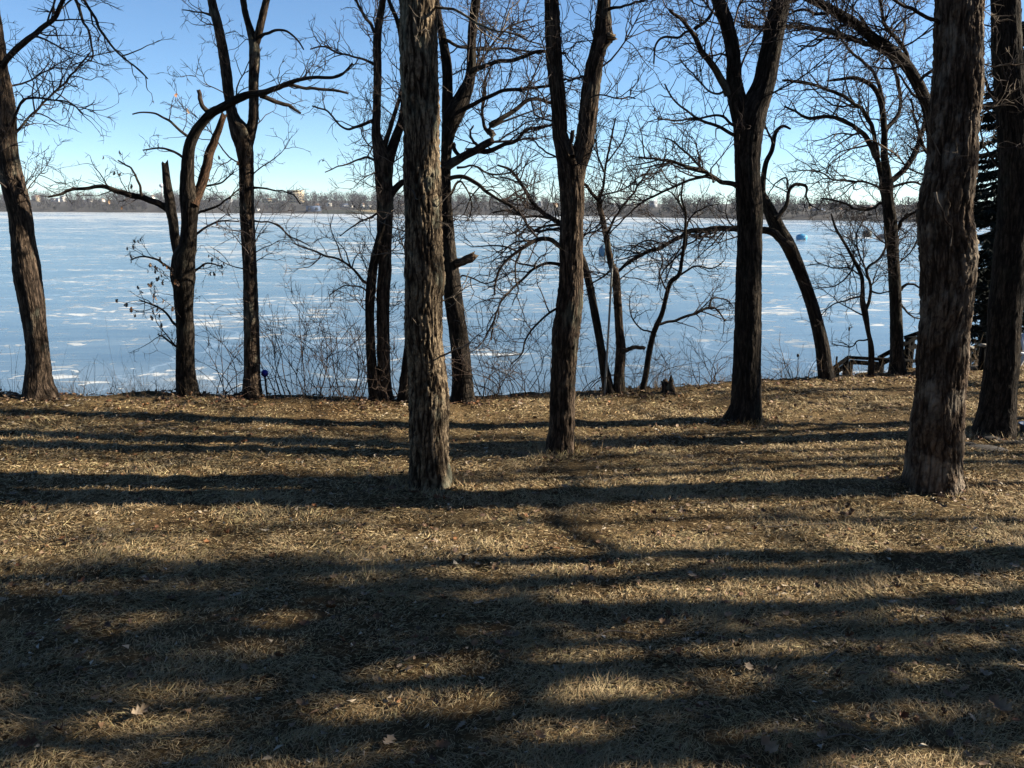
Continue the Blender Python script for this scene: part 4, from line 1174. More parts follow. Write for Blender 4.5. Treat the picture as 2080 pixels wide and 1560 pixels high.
def grass():
    rng = np.random.default_rng(9)
    m, N, L, b = new_mat('dry straw grass', 0.75, 0.15)
    a_ = N.new('ShaderNodeAttribute'); a_.attribute_name = 'tint'
    L.new(a_.outputs['Color'], b.inputs['Base Color'])
    VV, QQ, TT, CC, off = [], [], [], [], 0
    for n_t, y0, y1, per, near in ((9500, 3.1, 5.4, 13, True), (13000, 5.4, 8.0, 14, False), (17000, 8.0, 11.5, 10, False), (19000, 11.5, 18.0, 8, False), (0, 0, 0, 10, False)):
        foot = n_t == 0
        if foot:
            x, y = [], []
            for px, py, w in ((873, 985, .25), (1894, 988, .31), (1138, 919, .19), (1511, 855, .24), (2019, 882, .28)):
                g = on_z(px, py); a2 = rng.random(130) * 6.28; r2 = w + np.abs(rng.normal(0, 0.06, 130))
                x.append(g[0] + r2 * np.cos(a2)); y.append(g[1] + r2 * np.sin(a2))
            x, y = np.concatenate(x), np.concatenate(y)
        else:
            x, y = in_view_points(n_t, rng, y0, y1, pw=1.5)
        patch = vnoise(x, y, 0.9, 4.0) + 0.6 * vnoise(x, y, 2.6, 8.0)
        keep = (y < y_rim(x) - 0.2) & (rng.random(len(x)) < np.clip(0.74 + 0.9 * patch, 0.18, 1))
        x, y, patch = x[keep], y[keep], patch[keep]
        flow = vnoise(x, y, 1.1, 12.0) * 5.0 + rng.normal(0, 0.7, len(x))      # blades of a spot lie the same way
        n = len(x) * per
        R_ = lambda v: np.repeat(v, per)
        cx, cy, pt = R_(x), R_(y), R_(patch)
        dist = np.hypot(cx, cy)
        spr = 0.055 + 0.004 * dist
        bx = cx + rng.normal(size=n) * spr; by = cy + rng.normal(size=n) * spr
        bz = z_at(bx, by)
        az = R_(flow) + rng.normal(size=n) * 0.75
        lift = R_(rng.beta(0.9, 3.4, len(x)))
        if foot: lift = lift * 0 + rng.uniform(0.2, 1.0, n)
        ln = (1.7 if foot else 1.0) * rng.uniform(0.035, 0.115, n) * (0.8 + 0.5 * np.clip(pt, -0.5, 0.6))
        el = np.clip(rng.normal(0.10 + lift * 1.1, 0.20), 0.02, 1.35)
        wd = (0.0009 + (0.00018 if near else 0.00026) * dist) * rng.uniform(0.6, 1.4, n)
        d = np.stack([np.cos(az) * np.cos(el), np.sin(az) * np.cos(el), np.sin(el)], 1)
        sd = np.stack([-np.sin(az), np.cos(az), rng.normal(0, 0.4, n)], 1)
        o = np.stack([bx, by, bz + rng.uniform(-0.004, 0.02, n)], 1)
        mid = o + d * (ln * 0.55)[:, None]
        d2 = nrm(d + sd * rng.normal(0, 0.3, n)[:, None] + np.array([0, 0, -0.5]) * rng.uniform(0.2, 1.2, (n, 1)))
        tip = mid + d2 * (ln * 0.5)[:, None]
        tip[:, 2] = np.maximum(tip[:, 2], bz + 0.003)
        w_ = wd[:, None]
        if near:
            V = np.stack([o - sd * w_, o + sd * w_, mid + sd * w_ * 0.8, mid - sd * w_ * 0.8, tip], 1); k = 5
            i0 = np.arange(n) * 5 + off
            QQ.append(np.stack([i0, i0 + 1, i0 + 2, i0 + 3], 1)); TT.append(np.stack([i0 + 3, i0 + 2, i0 + 4], 1))
        else:
            V = np.stack([o - sd * w_ * 1.2, o + sd * w_ * 1.2, tip], 1); k = 3
            i0 = np.arange(n) * 3 + off
            TT.append(np.stack([i0, i0 + 1, i0 + 2], 1))
        off += n * k
        t_ = R_(rng.random(len(x)))[:, None]
        col = np.array([0.380, 0.287, 0.163]) * (0.6 + 0.55 * rng.random((n, 1)))
        col = col * np.where(t_ < 0.2, np.array([[0.93, 1.0, 0.88]]), np.array([[1.0, 1.0, 1.0]]))
        col = col * np.where(t_ > 0.72, np.array([[0.80, 0.70, 0.60]]), 1.0)
        CC.append(np.repeat(col, k, 0)); VV.append(V.reshape(-1, 3))
    tag(link('dry_grass', make_mesh('dry_grass', np.concatenate(VV), np.concatenate(QQ), np.concatenate(TT), smooth=False, col=np.concatenate(CC)), m), 'matted straw coloured winter grass', 'grass', kind='stuff')
grass()

# oak leaves: a lobed outline folded along its rib
def leaf_shape():
    half = [(0.0, 0.0), (0.2, 0.24), (0.30, 0.11), (0.47, 0.34), (0.57, 0.14), (0.74, 0.30), (0.83, 0.12), (1.0, 0.0)]
    return half
def leaf_batch(c, L_, az, tilt, curl, rng):
    half = np.array(leaf_shape()); k = len(half)
    n = len(c)
    u = half[:, 0] - 0.5; w = half[:, 1]
    loc = np.zeros((n, 2 * k + k, 3))
    sgn = rng.uniform(0.15, 0.9, n)[:, None] * curl[:, None]
    bend = (u[None, :] * 2) ** 2 * curl[:, None] * 0.28
    for s_, off in ((1, 0), (-1, k)):
        loc[:, off:off + k, 0] = u
        loc[:, off:off + k, 1] = s_ * w
        loc[:, off:off + k, 2] = bend + w[None, :] * sgn
    loc[:, 2 * k:, 0] = u; loc[:, 2 * k:, 2] = bend
    loc *= L_[:, None, None]
    ct, st = np.cos(tilt)[:, None], np.sin(tilt)[:, None]
    X = loc[..., 0]; Y_ = loc[..., 1] * ct - loc[..., 2] * st; Z_ = loc[..., 1] * st + loc[..., 2] * ct
    ca, sa = np.cos(az)[:, None], np.sin(az)[:, None]
    V = np.stack([X * ca - Y_ * sa, X * sa + Y_ * ca, Z_], -1) + c[:, None, :]
    q = []
    for i in range(k - 1):
        q.append([2 * k + i, 2 * k + i + 1, i + 1, i]); q.append([k + i, k + i + 1, 2 * k + i + 1, 2 * k + i])
    q = np.array(q)
    Q = (q[None] + (np.arange(n) * 3 * k)[:, None, None]).reshape(-1, 4)
    return V.reshape(-1, 3), Q, 3 * k

LEAFC = 0.54 * np.array([(0.26, 0.15, 0.085), (0.36, 0.24, 0.15), (0.20, 0.085, 0.04), (0.42, 0.32, 0.22), (0.14, 0.08, 0.05), (0.33, 0.15, 0.06)])
m, N, L, b = new_mat('dry oak leaf', 0.65, 0.25)
a_ = N.new('ShaderNodeAttribute'); a_.attribute_name = 'tint'
nn = noise_n(N, L, N.new('ShaderNodeTexCoord').outputs['Object'], 30, 3)
rr = ramp(N, [(0.3, 0.7), (0.7, 1.2)]); L.new(nn, rr.inputs[0])
L.new(mixc(N, L, 1.0, a_.outputs['Color'], rr.outputs[0], 'MULTIPLY'), b.inputs['Base Color'])
M['leaf'] = m

def litter():
    rng = np.random.default_rng(21)
    x, y = in_view_points(3600, rng, 3.3, 17, pw=1.5)
    # drifts along the rim
    xr = rng.uniform(-11, 12.5, 2200); yr = y_rim(xr) + rng.normal(-0.1, 0.4, 2200)
    x = np.concatenate([x, xr]); y = np.concatenate([y, yr])
    keep = (vnoise(x, y, 0.7, 6.0) + rng.normal(0, 0.3, len(x)) > -0.15)
    for px, py, w in ((873, 985, .30), (1894, 988, .36), (1138, 919, .24), (1511, 855, .30), (2019, 882, .34), (940, 815, .25), (772, 811, .3), (513, 805, .22), (381, 801, .24), (82, 806, .3)):
        g = on_z(px, py); k = 46; a_ = rng.random(k) * 6.28; r_ = w + np.abs(rng.normal(0, 0.17, k))
        x = np.append(x, g[0] + r_ * np.cos(a_)); y = np.append(y, g[1] + r_ * np.sin(a_)); keep = np.append(keep, np.ones(k, bool))
    x, y = x[keep], y[keep]; n = len(x)
    c = np.stack([x, y, z_at(x, y) + rng.uniform(0.012, 0.04, n)], 1)
    V, Q, k = leaf_batch(c, rng.uniform(0.045, 0.10, n), rng.random(n) * 6.28, rng.normal(0, 0.6, n), rng.normal(0.4, 0.8, n), rng)
    col = np.repeat(LEAFC[rng.choice(6, n, p=[.28, .22, .14, .12, .16, .08])] * rng.uniform(0.8, 1.15, (n, 1)), k, 0)
    tag(link('leaf_litter', make_mesh('leaf_litter', V, Q, col=col, smooth=False), M['leaf']), 'brown oak leaves strewn over the grass and drifted along the bank edge', 'leaf litter', kind='stuff')
litter()

def fragments():
    rng = np.random.default_rng(33)
    x, y = in_view_points(9000, rng, 3.3, 14, pw=1.4)
    keep = vnoise(x, y, 1.3, 2.0) + rng.normal(0, 0.3, len(x)) > -0.1
    x, y = x[keep], y[keep]; n = len(x)
    sz = rng.uniform(0.008, 0.022, n)[:, None, None]
    c = np.stack([x, y, z_at(x, y) + rng.uniform(0.01, 0.05, n)], 1)
    V = c[:, None, :] + rng.normal(size=(n, 4, 3)) * sz * np.array([1, 1, 0.5])
    i0 = np.arange(n) * 4
    T = np.concatenate([np.stack([i0, i0 + 1, i0 + 2], 1), np.stack([i0 + 1, i0 + 3, i0 + 2], 1)])
    pal = np.array([(0.30, 0.24, 0.17), (0.20, 0.12, 0.07), (0.10, 0.06, 0.035), (0.36, 0.31, 0.24)])
    col = np.repeat(pal[rng.choice(4, n, p=[.35, .3, .2, .15])], 4, 0)
    tag(link('leaf_crumbs', make_mesh('leaf_crumbs', V.reshape(-1, 3), None, T, smooth=False, col=col), M['leaf']), 'bits of broken dead leaf scattered through the grass', 'leaf litter', kind='stuff')
fragments()

# single leaves that stand out
FALL = [(1405, 1180, 0.16, 3, 'pale crumpled oak leaf standing up on the sunlit grass right of the middle'), (420, 1108, 0.13, 5, 'orange oak leaf on the lawn below the left shadow bands'),
        (640, 1038, 0.11, 5, 'small orange leaf left of the foot of the biggest middle trunk'), (285, 1462, 0.16, 3, 'pale pointed leaf lying in deep shade at the lower left'),
        (165, 1190, 0.12, 2, 'rust red leaf at the left of the lawn'), (140, 1290, 0.14, 5, 'long orange brown leaf on the lower left grass'),
        (790, 1516, 0.15, 3, 'pale flat leaf at the bottom near the middle'), (900, 1530, 0.13, 0, 'tan curled leaf at the bottom just right of the pale flat leaf'),
        (1567, 1535, 0.20, 1, 'large curled leaf with a pale underside at the bottom edge'), (2035, 1450, 0.24, 1, 'largest tan leaf beside the grass tuft at the lower right'),
        (1520, 1365, 0.15, 3, 'crumpled whitish leaf in the shade right of the middle'), (1215, 1110, 0.11, 0, 'brown leaf with a dark shadow on the sunlit grass below the V forked oak'),
        (1722, 1055, 0.10, 2, 'dark red leaf on the lawn left of the scarred trunk'), (1966, 1170, 0.12, 3, 'bright pale leaf on the grass below the scarred trunk'),
        (480, 1220, 0.13, 3, 'whitish leaf on the grass at the left, above the dark hollow'), (240, 1220, 0.13, 0, 'tan leaf left of the whitish one'),
        (60, 1525, 0.17, 2, 'dark red leaf in the lower left corner'), (1180, 1540, 0.12, 0, 'brown leaf at the bottom left of the large curled leaf'),
        (1660, 1200, 0.12, 4, 'dark brown leaf under the long thin shadow on the right'), (2060, 1160, 0.13, 3, 'pale leaf at the right edge of the lawn')]
rng = np.random.default_rng(77)
for px, py, ln, ci, lab in FALL:
    ln *= 0.75
    g = on_z(px, py); z = float(z_at(np.array([g[0]]), np.array([g[1]]))[0]) + 0.045
    V, Q, k = leaf_batch(np.zeros((1, 3)), np.array([ln]), np.array([rng.random() * 6.28]), np.array([rng.normal(0.25, 0.35)]), np.array([rng.uniform(0.4, 1.2)]), rng)
    o = link('fallen_leaf', make_mesh('fallen_leaf', V, Q, col=np.repeat(LEAFC[ci][None] * 1.15, k, 0), smooth=False), M['leaf'])
    o.location = (g[0], g[1], z)
    tag(o, lab, 'leaf', 'oak leaves fallen on the lawn')

# leaves still on the broken oak
tp = broken.tips
pxs = (tp - CAM) @ np.stack([_r, _u, _f], 1)
X_ = 1040 + F * pxs[:, 0] / pxs[:, 2]; Y_ = 780 - F * pxs[:, 1] / pxs[:, 2]
cand = np.where((X_ > 200) & (X_ < 500) & (Y_ > 150) & (Y_ < 720))[0]
low = cand[Y_[cand] > 430]
rng.shuffle(low); rng.shuffle(cand)
pick = list(low[:75]) + list(cand[:45])
V, Q, k = leaf_batch(np.zeros((4, 3)), np.full(4, 1.0), np.zeros(4), rng.normal(0, 0.5, 4), rng.uniform(0.5, 1.5, 4), rng)
lm = []
for i in range(4):
    nv = k
    lm.append(make_mesh('leaf', V[i * nv:(i + 1) * nv], Q[:len(Q) // 4], col=np.repeat(LEAFC[[0, 5, 4, 1]][i][None] * (1.1 if i != 1 else 1.4), nv, 0), smooth=False))
    lm[-1].materials.append(M['leaf'])
for i in pick:
    o = link('leaf', lm[int(rng.integers(4))], None, broken.root)
    o.location = tuple(tp[i] - broken.base + np.array([0, 0, -0.03]))
    sl = float(rng.uniform(0.055, 0.095)); o.scale = (sl, sl, sl)
    o.rotation_euler = (rng.normal(0, 0.5), rng.uniform(0.7, 1.9), rng.random() * 6.28)
#@@PROPS
# ------------------------------------------------------------------ small things on the lawn and bank
M['wood'] = plain('shade darkened deck wood', (0.004, 0.004, 0.004), 0.9, 0.35, 14, 0.03)  # near black: the railing's shade is put into the wood colour
M['wood_pale'] = plain('sunbleached post top', (0.17, 0.155, 0.13), 0.85, 0.25, 14)
M['steel'] = plain('galvanised pole', (0.22, 0.22, 0.21), 0.5, 0.2, 5, 0.5, 0.4)
M['white'] = plain('white painted board', (0.5, 0.5, 0.52), 0.6, 0.1, 5)
M['bluegrey'] = plain('blue grey plastic', (0.16, 0.24, 0.36), 0.5, 0.15, 6)
M['stone'] = plain('flat grey field stone', (0.032, 0.028, 0.025), 0.95, 0.4, 9)
M['iron'] = plain('black iron rod', (0.03, 0.03, 0.03), 0.6, 0.2, 9)

# stairs and rails down the bank
Ys = on_z(1745, 764)[1] + 0.9
root_p = at(1755, 760, Ys)
root = empty('stair_railing', root_p)
tag(root, 'dark wooden stair railing with a landing, going down the bank beside the curving trunk', 'railing')
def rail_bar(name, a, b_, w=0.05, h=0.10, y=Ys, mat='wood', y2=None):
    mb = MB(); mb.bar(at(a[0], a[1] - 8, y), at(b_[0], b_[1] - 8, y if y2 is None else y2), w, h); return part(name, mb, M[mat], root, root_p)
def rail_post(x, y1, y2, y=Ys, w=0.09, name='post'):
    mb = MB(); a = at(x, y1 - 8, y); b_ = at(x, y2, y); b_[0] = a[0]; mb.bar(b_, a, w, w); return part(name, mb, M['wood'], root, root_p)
rail_bar('top_rail', (1722, 734), (1870, 742), 0.12, 0.055)
rail_bar('top_rail', (1722, 735), (1676, 768), 0.10, 0.055)
rail_bar('mid_rail', (1726, 744), (1676, 780), 0.045, 0.09)
rail_bar('mid_rail', (1726, 743), (1783, 747), 0.045, 0.09, Ys + 0.3)
rail_bar('hand_rail', (1785, 735), (1862, 693), 0.10, 0.06, Ys + 0.35)
rail_bar('mid_rail', (1788, 748), (1862, 710), 0.045, 0.09, Ys + 0.35)
rail_bar('hand_rail', (1838, 694), (1884, 678), 0.10, 0.06, Ys + 0.9)
for x, y1, y2, dy in ((1719, 738, 800, 0), (1727, 746, 800, 0.3), (1782, 746, 800, 0.3), (1791, 739, 800, 0.0), (1700, 755, 810, 0), (1683, 766, 815, 0)):
    rail_post(x, y1, y2, Ys + dy)
for x in (1845, 1853):
    rail_post(x, 697, 775, Ys + 0.35 + (0.3 if x == 1853 else 0))
rail_bar('post_cap', (1839, 696), (1860, 694), 0.14, 0.05, Ys + 0.42)
rail_post(1700, 732, 760, Ys + 0.1, 0.03, 'baluster')
for i in range(6):                             # treads
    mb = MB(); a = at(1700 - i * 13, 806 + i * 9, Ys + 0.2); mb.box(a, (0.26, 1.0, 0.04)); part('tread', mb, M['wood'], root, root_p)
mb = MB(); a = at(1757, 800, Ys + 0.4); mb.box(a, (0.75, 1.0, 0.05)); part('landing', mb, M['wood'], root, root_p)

# posts with pale caps beyond the scarred trunk
for x, y1, y2, lab in ((1963, 708, 752, 'short wooden post with pale top touching the right side of the scarred trunk'), (1993, 704, 750, 'short wooden post with pale cap between the scarred trunk and the black edge trunk')):
    Yp = on_z(x, y2)[1]; b0 = at(x, y2, Yp); a0 = at(x, y1, Yp); a0[0] = b0[0]; a0[1] = b0[1]
    r_ = empty('wooden_post', b0); tag(r_, lab, 'post', 'short wooden posts at the bank')
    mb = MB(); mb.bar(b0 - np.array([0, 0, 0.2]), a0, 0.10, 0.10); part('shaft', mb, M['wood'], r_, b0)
    mb = MB(); mb.bar(a0 + np.array([0, 0, 0.001]), a0 + np.array([0, 0, 0.05]), 0.14, 0.14); part('cap', mb, M['wood_pale'], r_, b0)
# thin plank rail between the posts' feet
Yp = on_z(1978, 751)[1]; b0 = at(1978, 751, Yp)
mb = MB(); mb.bar(at(1950, 749, Yp + 0.1), at(2010, 746, Yp + 0.1), 0.04, 0.09)
o = link('edging_board', mb.mesh('edging_board', b0), M['wood_pale']); o.location = tuple(b0); tag(o, 'low board on the ground between the two short posts', 'board')

# metal pole
b0 = on_z(1228, 801); a0 = at(1243, 545, b0[1] + 0.05); e0 = at(1246, 508, b0[1] + 0.05)
r_ = empty('metal_pole', b0); tag(r_, 'thin grey metal pole standing at the bank edge in front of the grey barked tree', 'pole')
def rod(name, a, b_, r1, mat, root, org, sides=10):
    V, Q = tubes(spline(np.array([a, b_]), 6)[None], np.full((1, 6), r1), sides); return link(name, make_mesh(name, V - org, Q), M[mat], root)
rod('pole', b0 - np.array([0, 0, .2]), a0, 0.019, 'steel', r_, b0)
rod('tip_rod', a0 - np.array([0, 0, 0.02]), e0, 0.010, 'iron', r_, b0)
rod('collar', b0 * 0.2 + a0 * 0.8, b0 * 0.185 + a0 * 0.815, 0.028, 'steel', r_, b0)

# blue ball on a stake
b0 = on_z(538, 806); b0[1] += 0.15
top = at(538, 763, b0[1])
r_ = empty('blue_ball_stake', b0); tag(r_, 'shiny cobalt blue ball on a short dark stake right of the slender forked oak', 'garden ball')
rod('stake', b0 - np.array([0, 0, .15]), top, 0.016, 'iron', r_, b0)
bpy_ball, N, L, b = new_mat('cobalt glass ball', 0.25, 0.4)
c = ramp(N, [(0.3, (0.006, 0.010, 0.26)), (0.7, (0.012, 0.02, 0.40))]); L.new(noise_n(N, L, N.new('ShaderNodeTexCoord').outputs['Object'], 9, 2), c.inputs[0]); L.new(c.outputs[0], b.inputs['Base Color'])
def ball(name, c, r0, mat, root, org, seg=16, ring=10, sq=(1, 1, 1), jit=0, seed=0):
    rg = np.random.default_rng(seed)
    V = [];
    for i in range(ring + 1):
        ph = PI * i / ring
        for j in range(seg):
            th = 2 * PI * j / seg
            V.append([math.sin(ph) * math.cos(th) * sq[0], math.sin(ph) * math.sin(th) * sq[1], math.cos(ph) * sq[2]])
    V = np.array(V)
    if jit:
        dj = np.array([mnoise.noise(Vector((v * 2.2 + seed * 3.3).tolist())) for v in V])
        V = V * (1 + jit * dj[:, None])
    Q = [[i * seg + j, (i + 1) * seg + j, (i + 1) * seg + (j + 1) % seg, i * seg + (j + 1) % seg] for i in range(ring) for j in range(seg)]
    return link(name, make_mesh(name, V * r0 + np.asarray(c) - np.asarray(org), Q), mat, root)
ball('ball', top + np.array([0, 0, 0.04]), 0.062, bpy_ball, r_, b0)
ball('ferrule', top - np.array([0, 0, 0.02]), 0.022, M['iron'], r_, b0)

# stump
b0 = on_z(1358, 796)
t = Tree('tree_stump', 'small rotten tree stump on the bank edge left of the darkest trunk', (1358, 797), cat='stump', seed=90)
p = t.path([(1358, 797, 27), (1358, 789, 24), (1357, 784, 23)], sink=True)
t.trunk(p, 'bark', 28, 0.03, rough=0.03, cap=True, flare=0.4, name='stump_wood')
ball('rot_core', t.base + np.array([0, 0, 0.13]), 0.085, M['torn'], t.root, t.base, 12, 6, (1, 1, 0.5), 0.5, 5)

# garden stakes on the bank
for (x, y1, y2, kind, lab) in ((1722, 668, 770, 'bird', 'tall thin garden stake with a small bird shape behind the landing rail'), (1621, 722, 772, 'bud', 'short garden stake with a bud finial left of the curving leaning trunk')):
    Yk = on_z(x, 768)[1] + 0.7; b0 = at(x, y2 + 20, Yk); a0 = at(x + (3 if kind == 'bird' else 0), y1, Yk)
    r_ = empty('garden_stake', b0); tag(r_, lab, 'garden stake')
    rod('rod', b0, a0, 0.006, 'iron', r_, b0, 6)
    ball('finial', a0, 0.03, M['iron'], r_, b0, 10, 6, (1.0, 0.6, 1.25) if kind == 'bud' else (0.7, 0.7, 1.6))
    if kind == 'bird':
        mb = MB(); mb.bar(a0 + np.array([0.015, 0, 0.02]), a0 + np.array([0.075, 0, 0.045]), 0.02, 0.012); part('beak', mb, M['iron'], r_, b0)

# flat stones by the edge oak
for i, (x, y, sx, sy, sz, lab) in enumerate(((2010, 893, 0.17, 0.14, 0.075, 'rounded stone against the foot of the black edge trunk'), (2050, 899, 0.26, 0.2, 0.05, 'wide flat stone in front of the black edge trunk'),
        (2005, 912, 0.30, 0.16, 0.06, 'long low dark stone between the scarred trunk and the edge trunk'), (2085, 895, 0.2, 0.2, 0.06, 'flat stone at the very right edge'), (1968, 902, 0.12, 0.10, 0.04, 'small stone just right of the scarred trunk'))):
    g = on_z(x, y)
    o = ball('field_stone', (0, 0, 0), 1.0, M['stone'], None, (0, 0, 0), 16, 9, (sx, sy, sz), 0.35, 3 + i)
    o.location = (g[0], g[1], g[2] - sz * 0.25); tag(o, lab, 'stone', 'stones around the black edge trunk')

# white chair corner and blue container at the right edge
Yc = on_z(2085, 775)[1]; b0 = on_z(2094, 777)
r_ = empty('garden_chair', b0, 0); tag(r_, 'white slatted garden chair cut off by the right edge of the view', 'chair')
for i in range(5):
    mb = MB(); x0 = b0[0] - 0.12 + i * 0.11; mb.bar((x0, b0[1] - 0.05, 0.30), (x0 + 0.0, b0[1] + 0.28, 0.95 - 0.03 * abs(i - 2)), 0.09, 0.02); part('back_slat', mb, M['white'], r_, b0)
for i in range(5):
    mb = MB(); mb.bar((b0[0] - 0.18, b0[1] - 0.5 + i * 0.1, 0.36 - 0.02 * i), (b0[0] + 0.38, b0[1] - 0.5 + i * 0.1, 0.36 - 0.02 * i), 0.085, 0.02); part('seat_slat', mb, M['white'], r_, b0)
for sx in (-0.24, 0.42):
    mb = MB(); mb.bar((b0[0] + sx, b0[1] - 0.6, 0.56), (b0[0] + sx, b0[1] + 0.15, 0.54), 0.11, 0.025); part('arm_rest', mb, M['white'], r_, b0)
    mb = MB(); mb.bar((b0[0] + sx, b0[1] - 0.5, -0.03), (b0[0] + sx, b0[1] - 0.5, 0.545), 0.03, 0.09); part('leg', mb, M['white'], r_, b0)
    mb = MB(); mb.bar((b0[0] + sx, b0[1] + 0.3, -0.03), (b0[0] + sx, b0[1] - 0.1, 0.52), 0.03, 0.09); part('leg', mb, M['white'], r_, b0)
b0 = on_z(2092, 886)
r_ = empty('plastic_tub', b0); tag(r_, 'blue grey plastic tub cut off by the right edge beside the stones', 'tub')
prof = [(0.0, 0.13), (0.16, 0.15), (0.17, 0.165), (0.185, 0.165), (0.18, 0.14), (0.03, 0.12)]
V, Q = [], []
for i, (z, r1) in enumerate(prof):
    for j in range(20): V.append((r1 * math.cos(j * PI / 10), r1 * math.sin(j * PI / 10), z))
for i in range(len(prof) - 1):
    for j in range(20): Q.append([i * 20 + j, i * 20 + (j + 1) % 20, (i + 1) * 20 + (j + 1) % 20, (i + 1) * 20 + j])
link('tub_wall', make_mesh('tub_wall', V, Q), M['bluegrey'], r_)
V = [(0.12 * math.cos(j * PI / 10), 0.12 * math.sin(j * PI / 10), 0.031) for j in range(20)] + [(0, 0, 0.031)]
link('tub_floor', make_mesh('tub_floor', V, None, [[j, (j + 1) % 20, 20] for j in range(20)]), M['bluegrey'], r_)

# fallen twigs
for i, (pts, lab) in enumerate((([(1665, 1355), (1690, 1335), (1712, 1318), (1718, 1300)], 'bent bare stick lying in the shade on the right of the lawn'), ([(1560, 1075), (1640, 1072), (1720, 1066)], 'long thin stick on the sunlit grass left of the scarred trunk'),
        ([(820, 1350), (860, 1338), (905, 1345)], 'short stick lying in the dark middle shade'), ([(1650, 1520), (1720, 1500), (1760, 1512), (1800, 1500)], 'crooked stick in the lower right grass'), ([(1210, 1298), (1240, 1290), (1300, 1292)], 'thin stick below the middle of the lawn'))):
    w = np.array([on_z(*q) for q in pts]); w[:, 2] = z_at(w[:, 0], w[:, 1]) + 0.03
    V, Q = tubes(spline(w, 12)[None], np.linspace(0.008, 0.003, 12)[None], 6)
    o = link('fallen_stick', make_mesh('fallen_stick', V - w[0], Q), M['twig_pale']); o.location = tuple(w[0]); tag(o, lab, 'stick', 'sticks on the lawn')

# ------------------------------------------------------------------ ice shelters
def shelter(px, py, wpx, hpx, colr, lab, nm):
    g = on_z(px, py, LAKE); mpp = g[1] / F
    w, h = wpx * mpp, hpx * mpp
    r_ = empty('ice_shelter', g, 0.35); tag(r_, lab, 'ice shelter', 'ice fishing shelters on the lake')
    fab = plain(nm, colr, 0.6, 0.2, 1.5)
    a = w / 2 / 1.2
    # hub tent: four bulging walls and a low pyramid roof
    lv = [(0.0, 1.0), (0.25, 1.1), (0.5, 1.12), (0.72, 0.98), (0.9, 0.55), (1.0, 0.06)]
    V = []
    for z, k in lv:
        for sx, sy in ((-1, -1), (0, -1.12), (1, -1), (1.12, 0), (1, 1), (0, 1.12), (-1, 1), (-1.12, 0)): V.append((sx * a * k, sy * a * k, z * h))
    Q = [[i * 8 + j, i * 8 + (j + 1) % 8, (i + 1) * 8 + (j + 1) % 8, (i + 1) * 8 + j] for i in range(3) for j in range(8)]
    link('walls', make_mesh('walls', V[:32], Q, smooth=False), fab, r_)
    Q = [[i * 8 + j, i * 8 + (j + 1) % 8, (i + 1) * 8 + (j + 1) % 8, (i + 1) * 8 + j] for i in range(2) for j in range(8)]
    link('roof', make_mesh('roof', V[24:], Q, smooth=False), plain(nm + ' roof', [c * 0.7 for c in colr], 0.6, 0.2, 1.5), r_)
    mb = MB(); mb.box((0.15 * a, -1.2 * a, h * 0.36), (a * 0.55, 0.03, h * 0.66)); part('door_flap', mb, M['iron'], r_, (0, 0, 0))
shelter(1628, 487, 17, 12, (0.03, 0.22, 0.42), 'bright blue ice fishing tent out on the lake right of the curving trunk', 'blue tent cloth')
shelter(1761, 480, 14, 13, (0.03, 0.04, 0.04), 'dark ice fishing tent on the lake behind the bent sapling', 'dark tent cloth')
shelter(1791, 485, 15, 10, (0.03, 0.035, 0.05), 'low dark ice fishing tent touching the candelabra oak trunk', 'black tent cloth')
shelter(1225, 521, 15, 24, (0.06, 0.15, 0.24), 'tall slate blue ice fishing tent behind the grey barked bank tree', 'slate tent cloth')

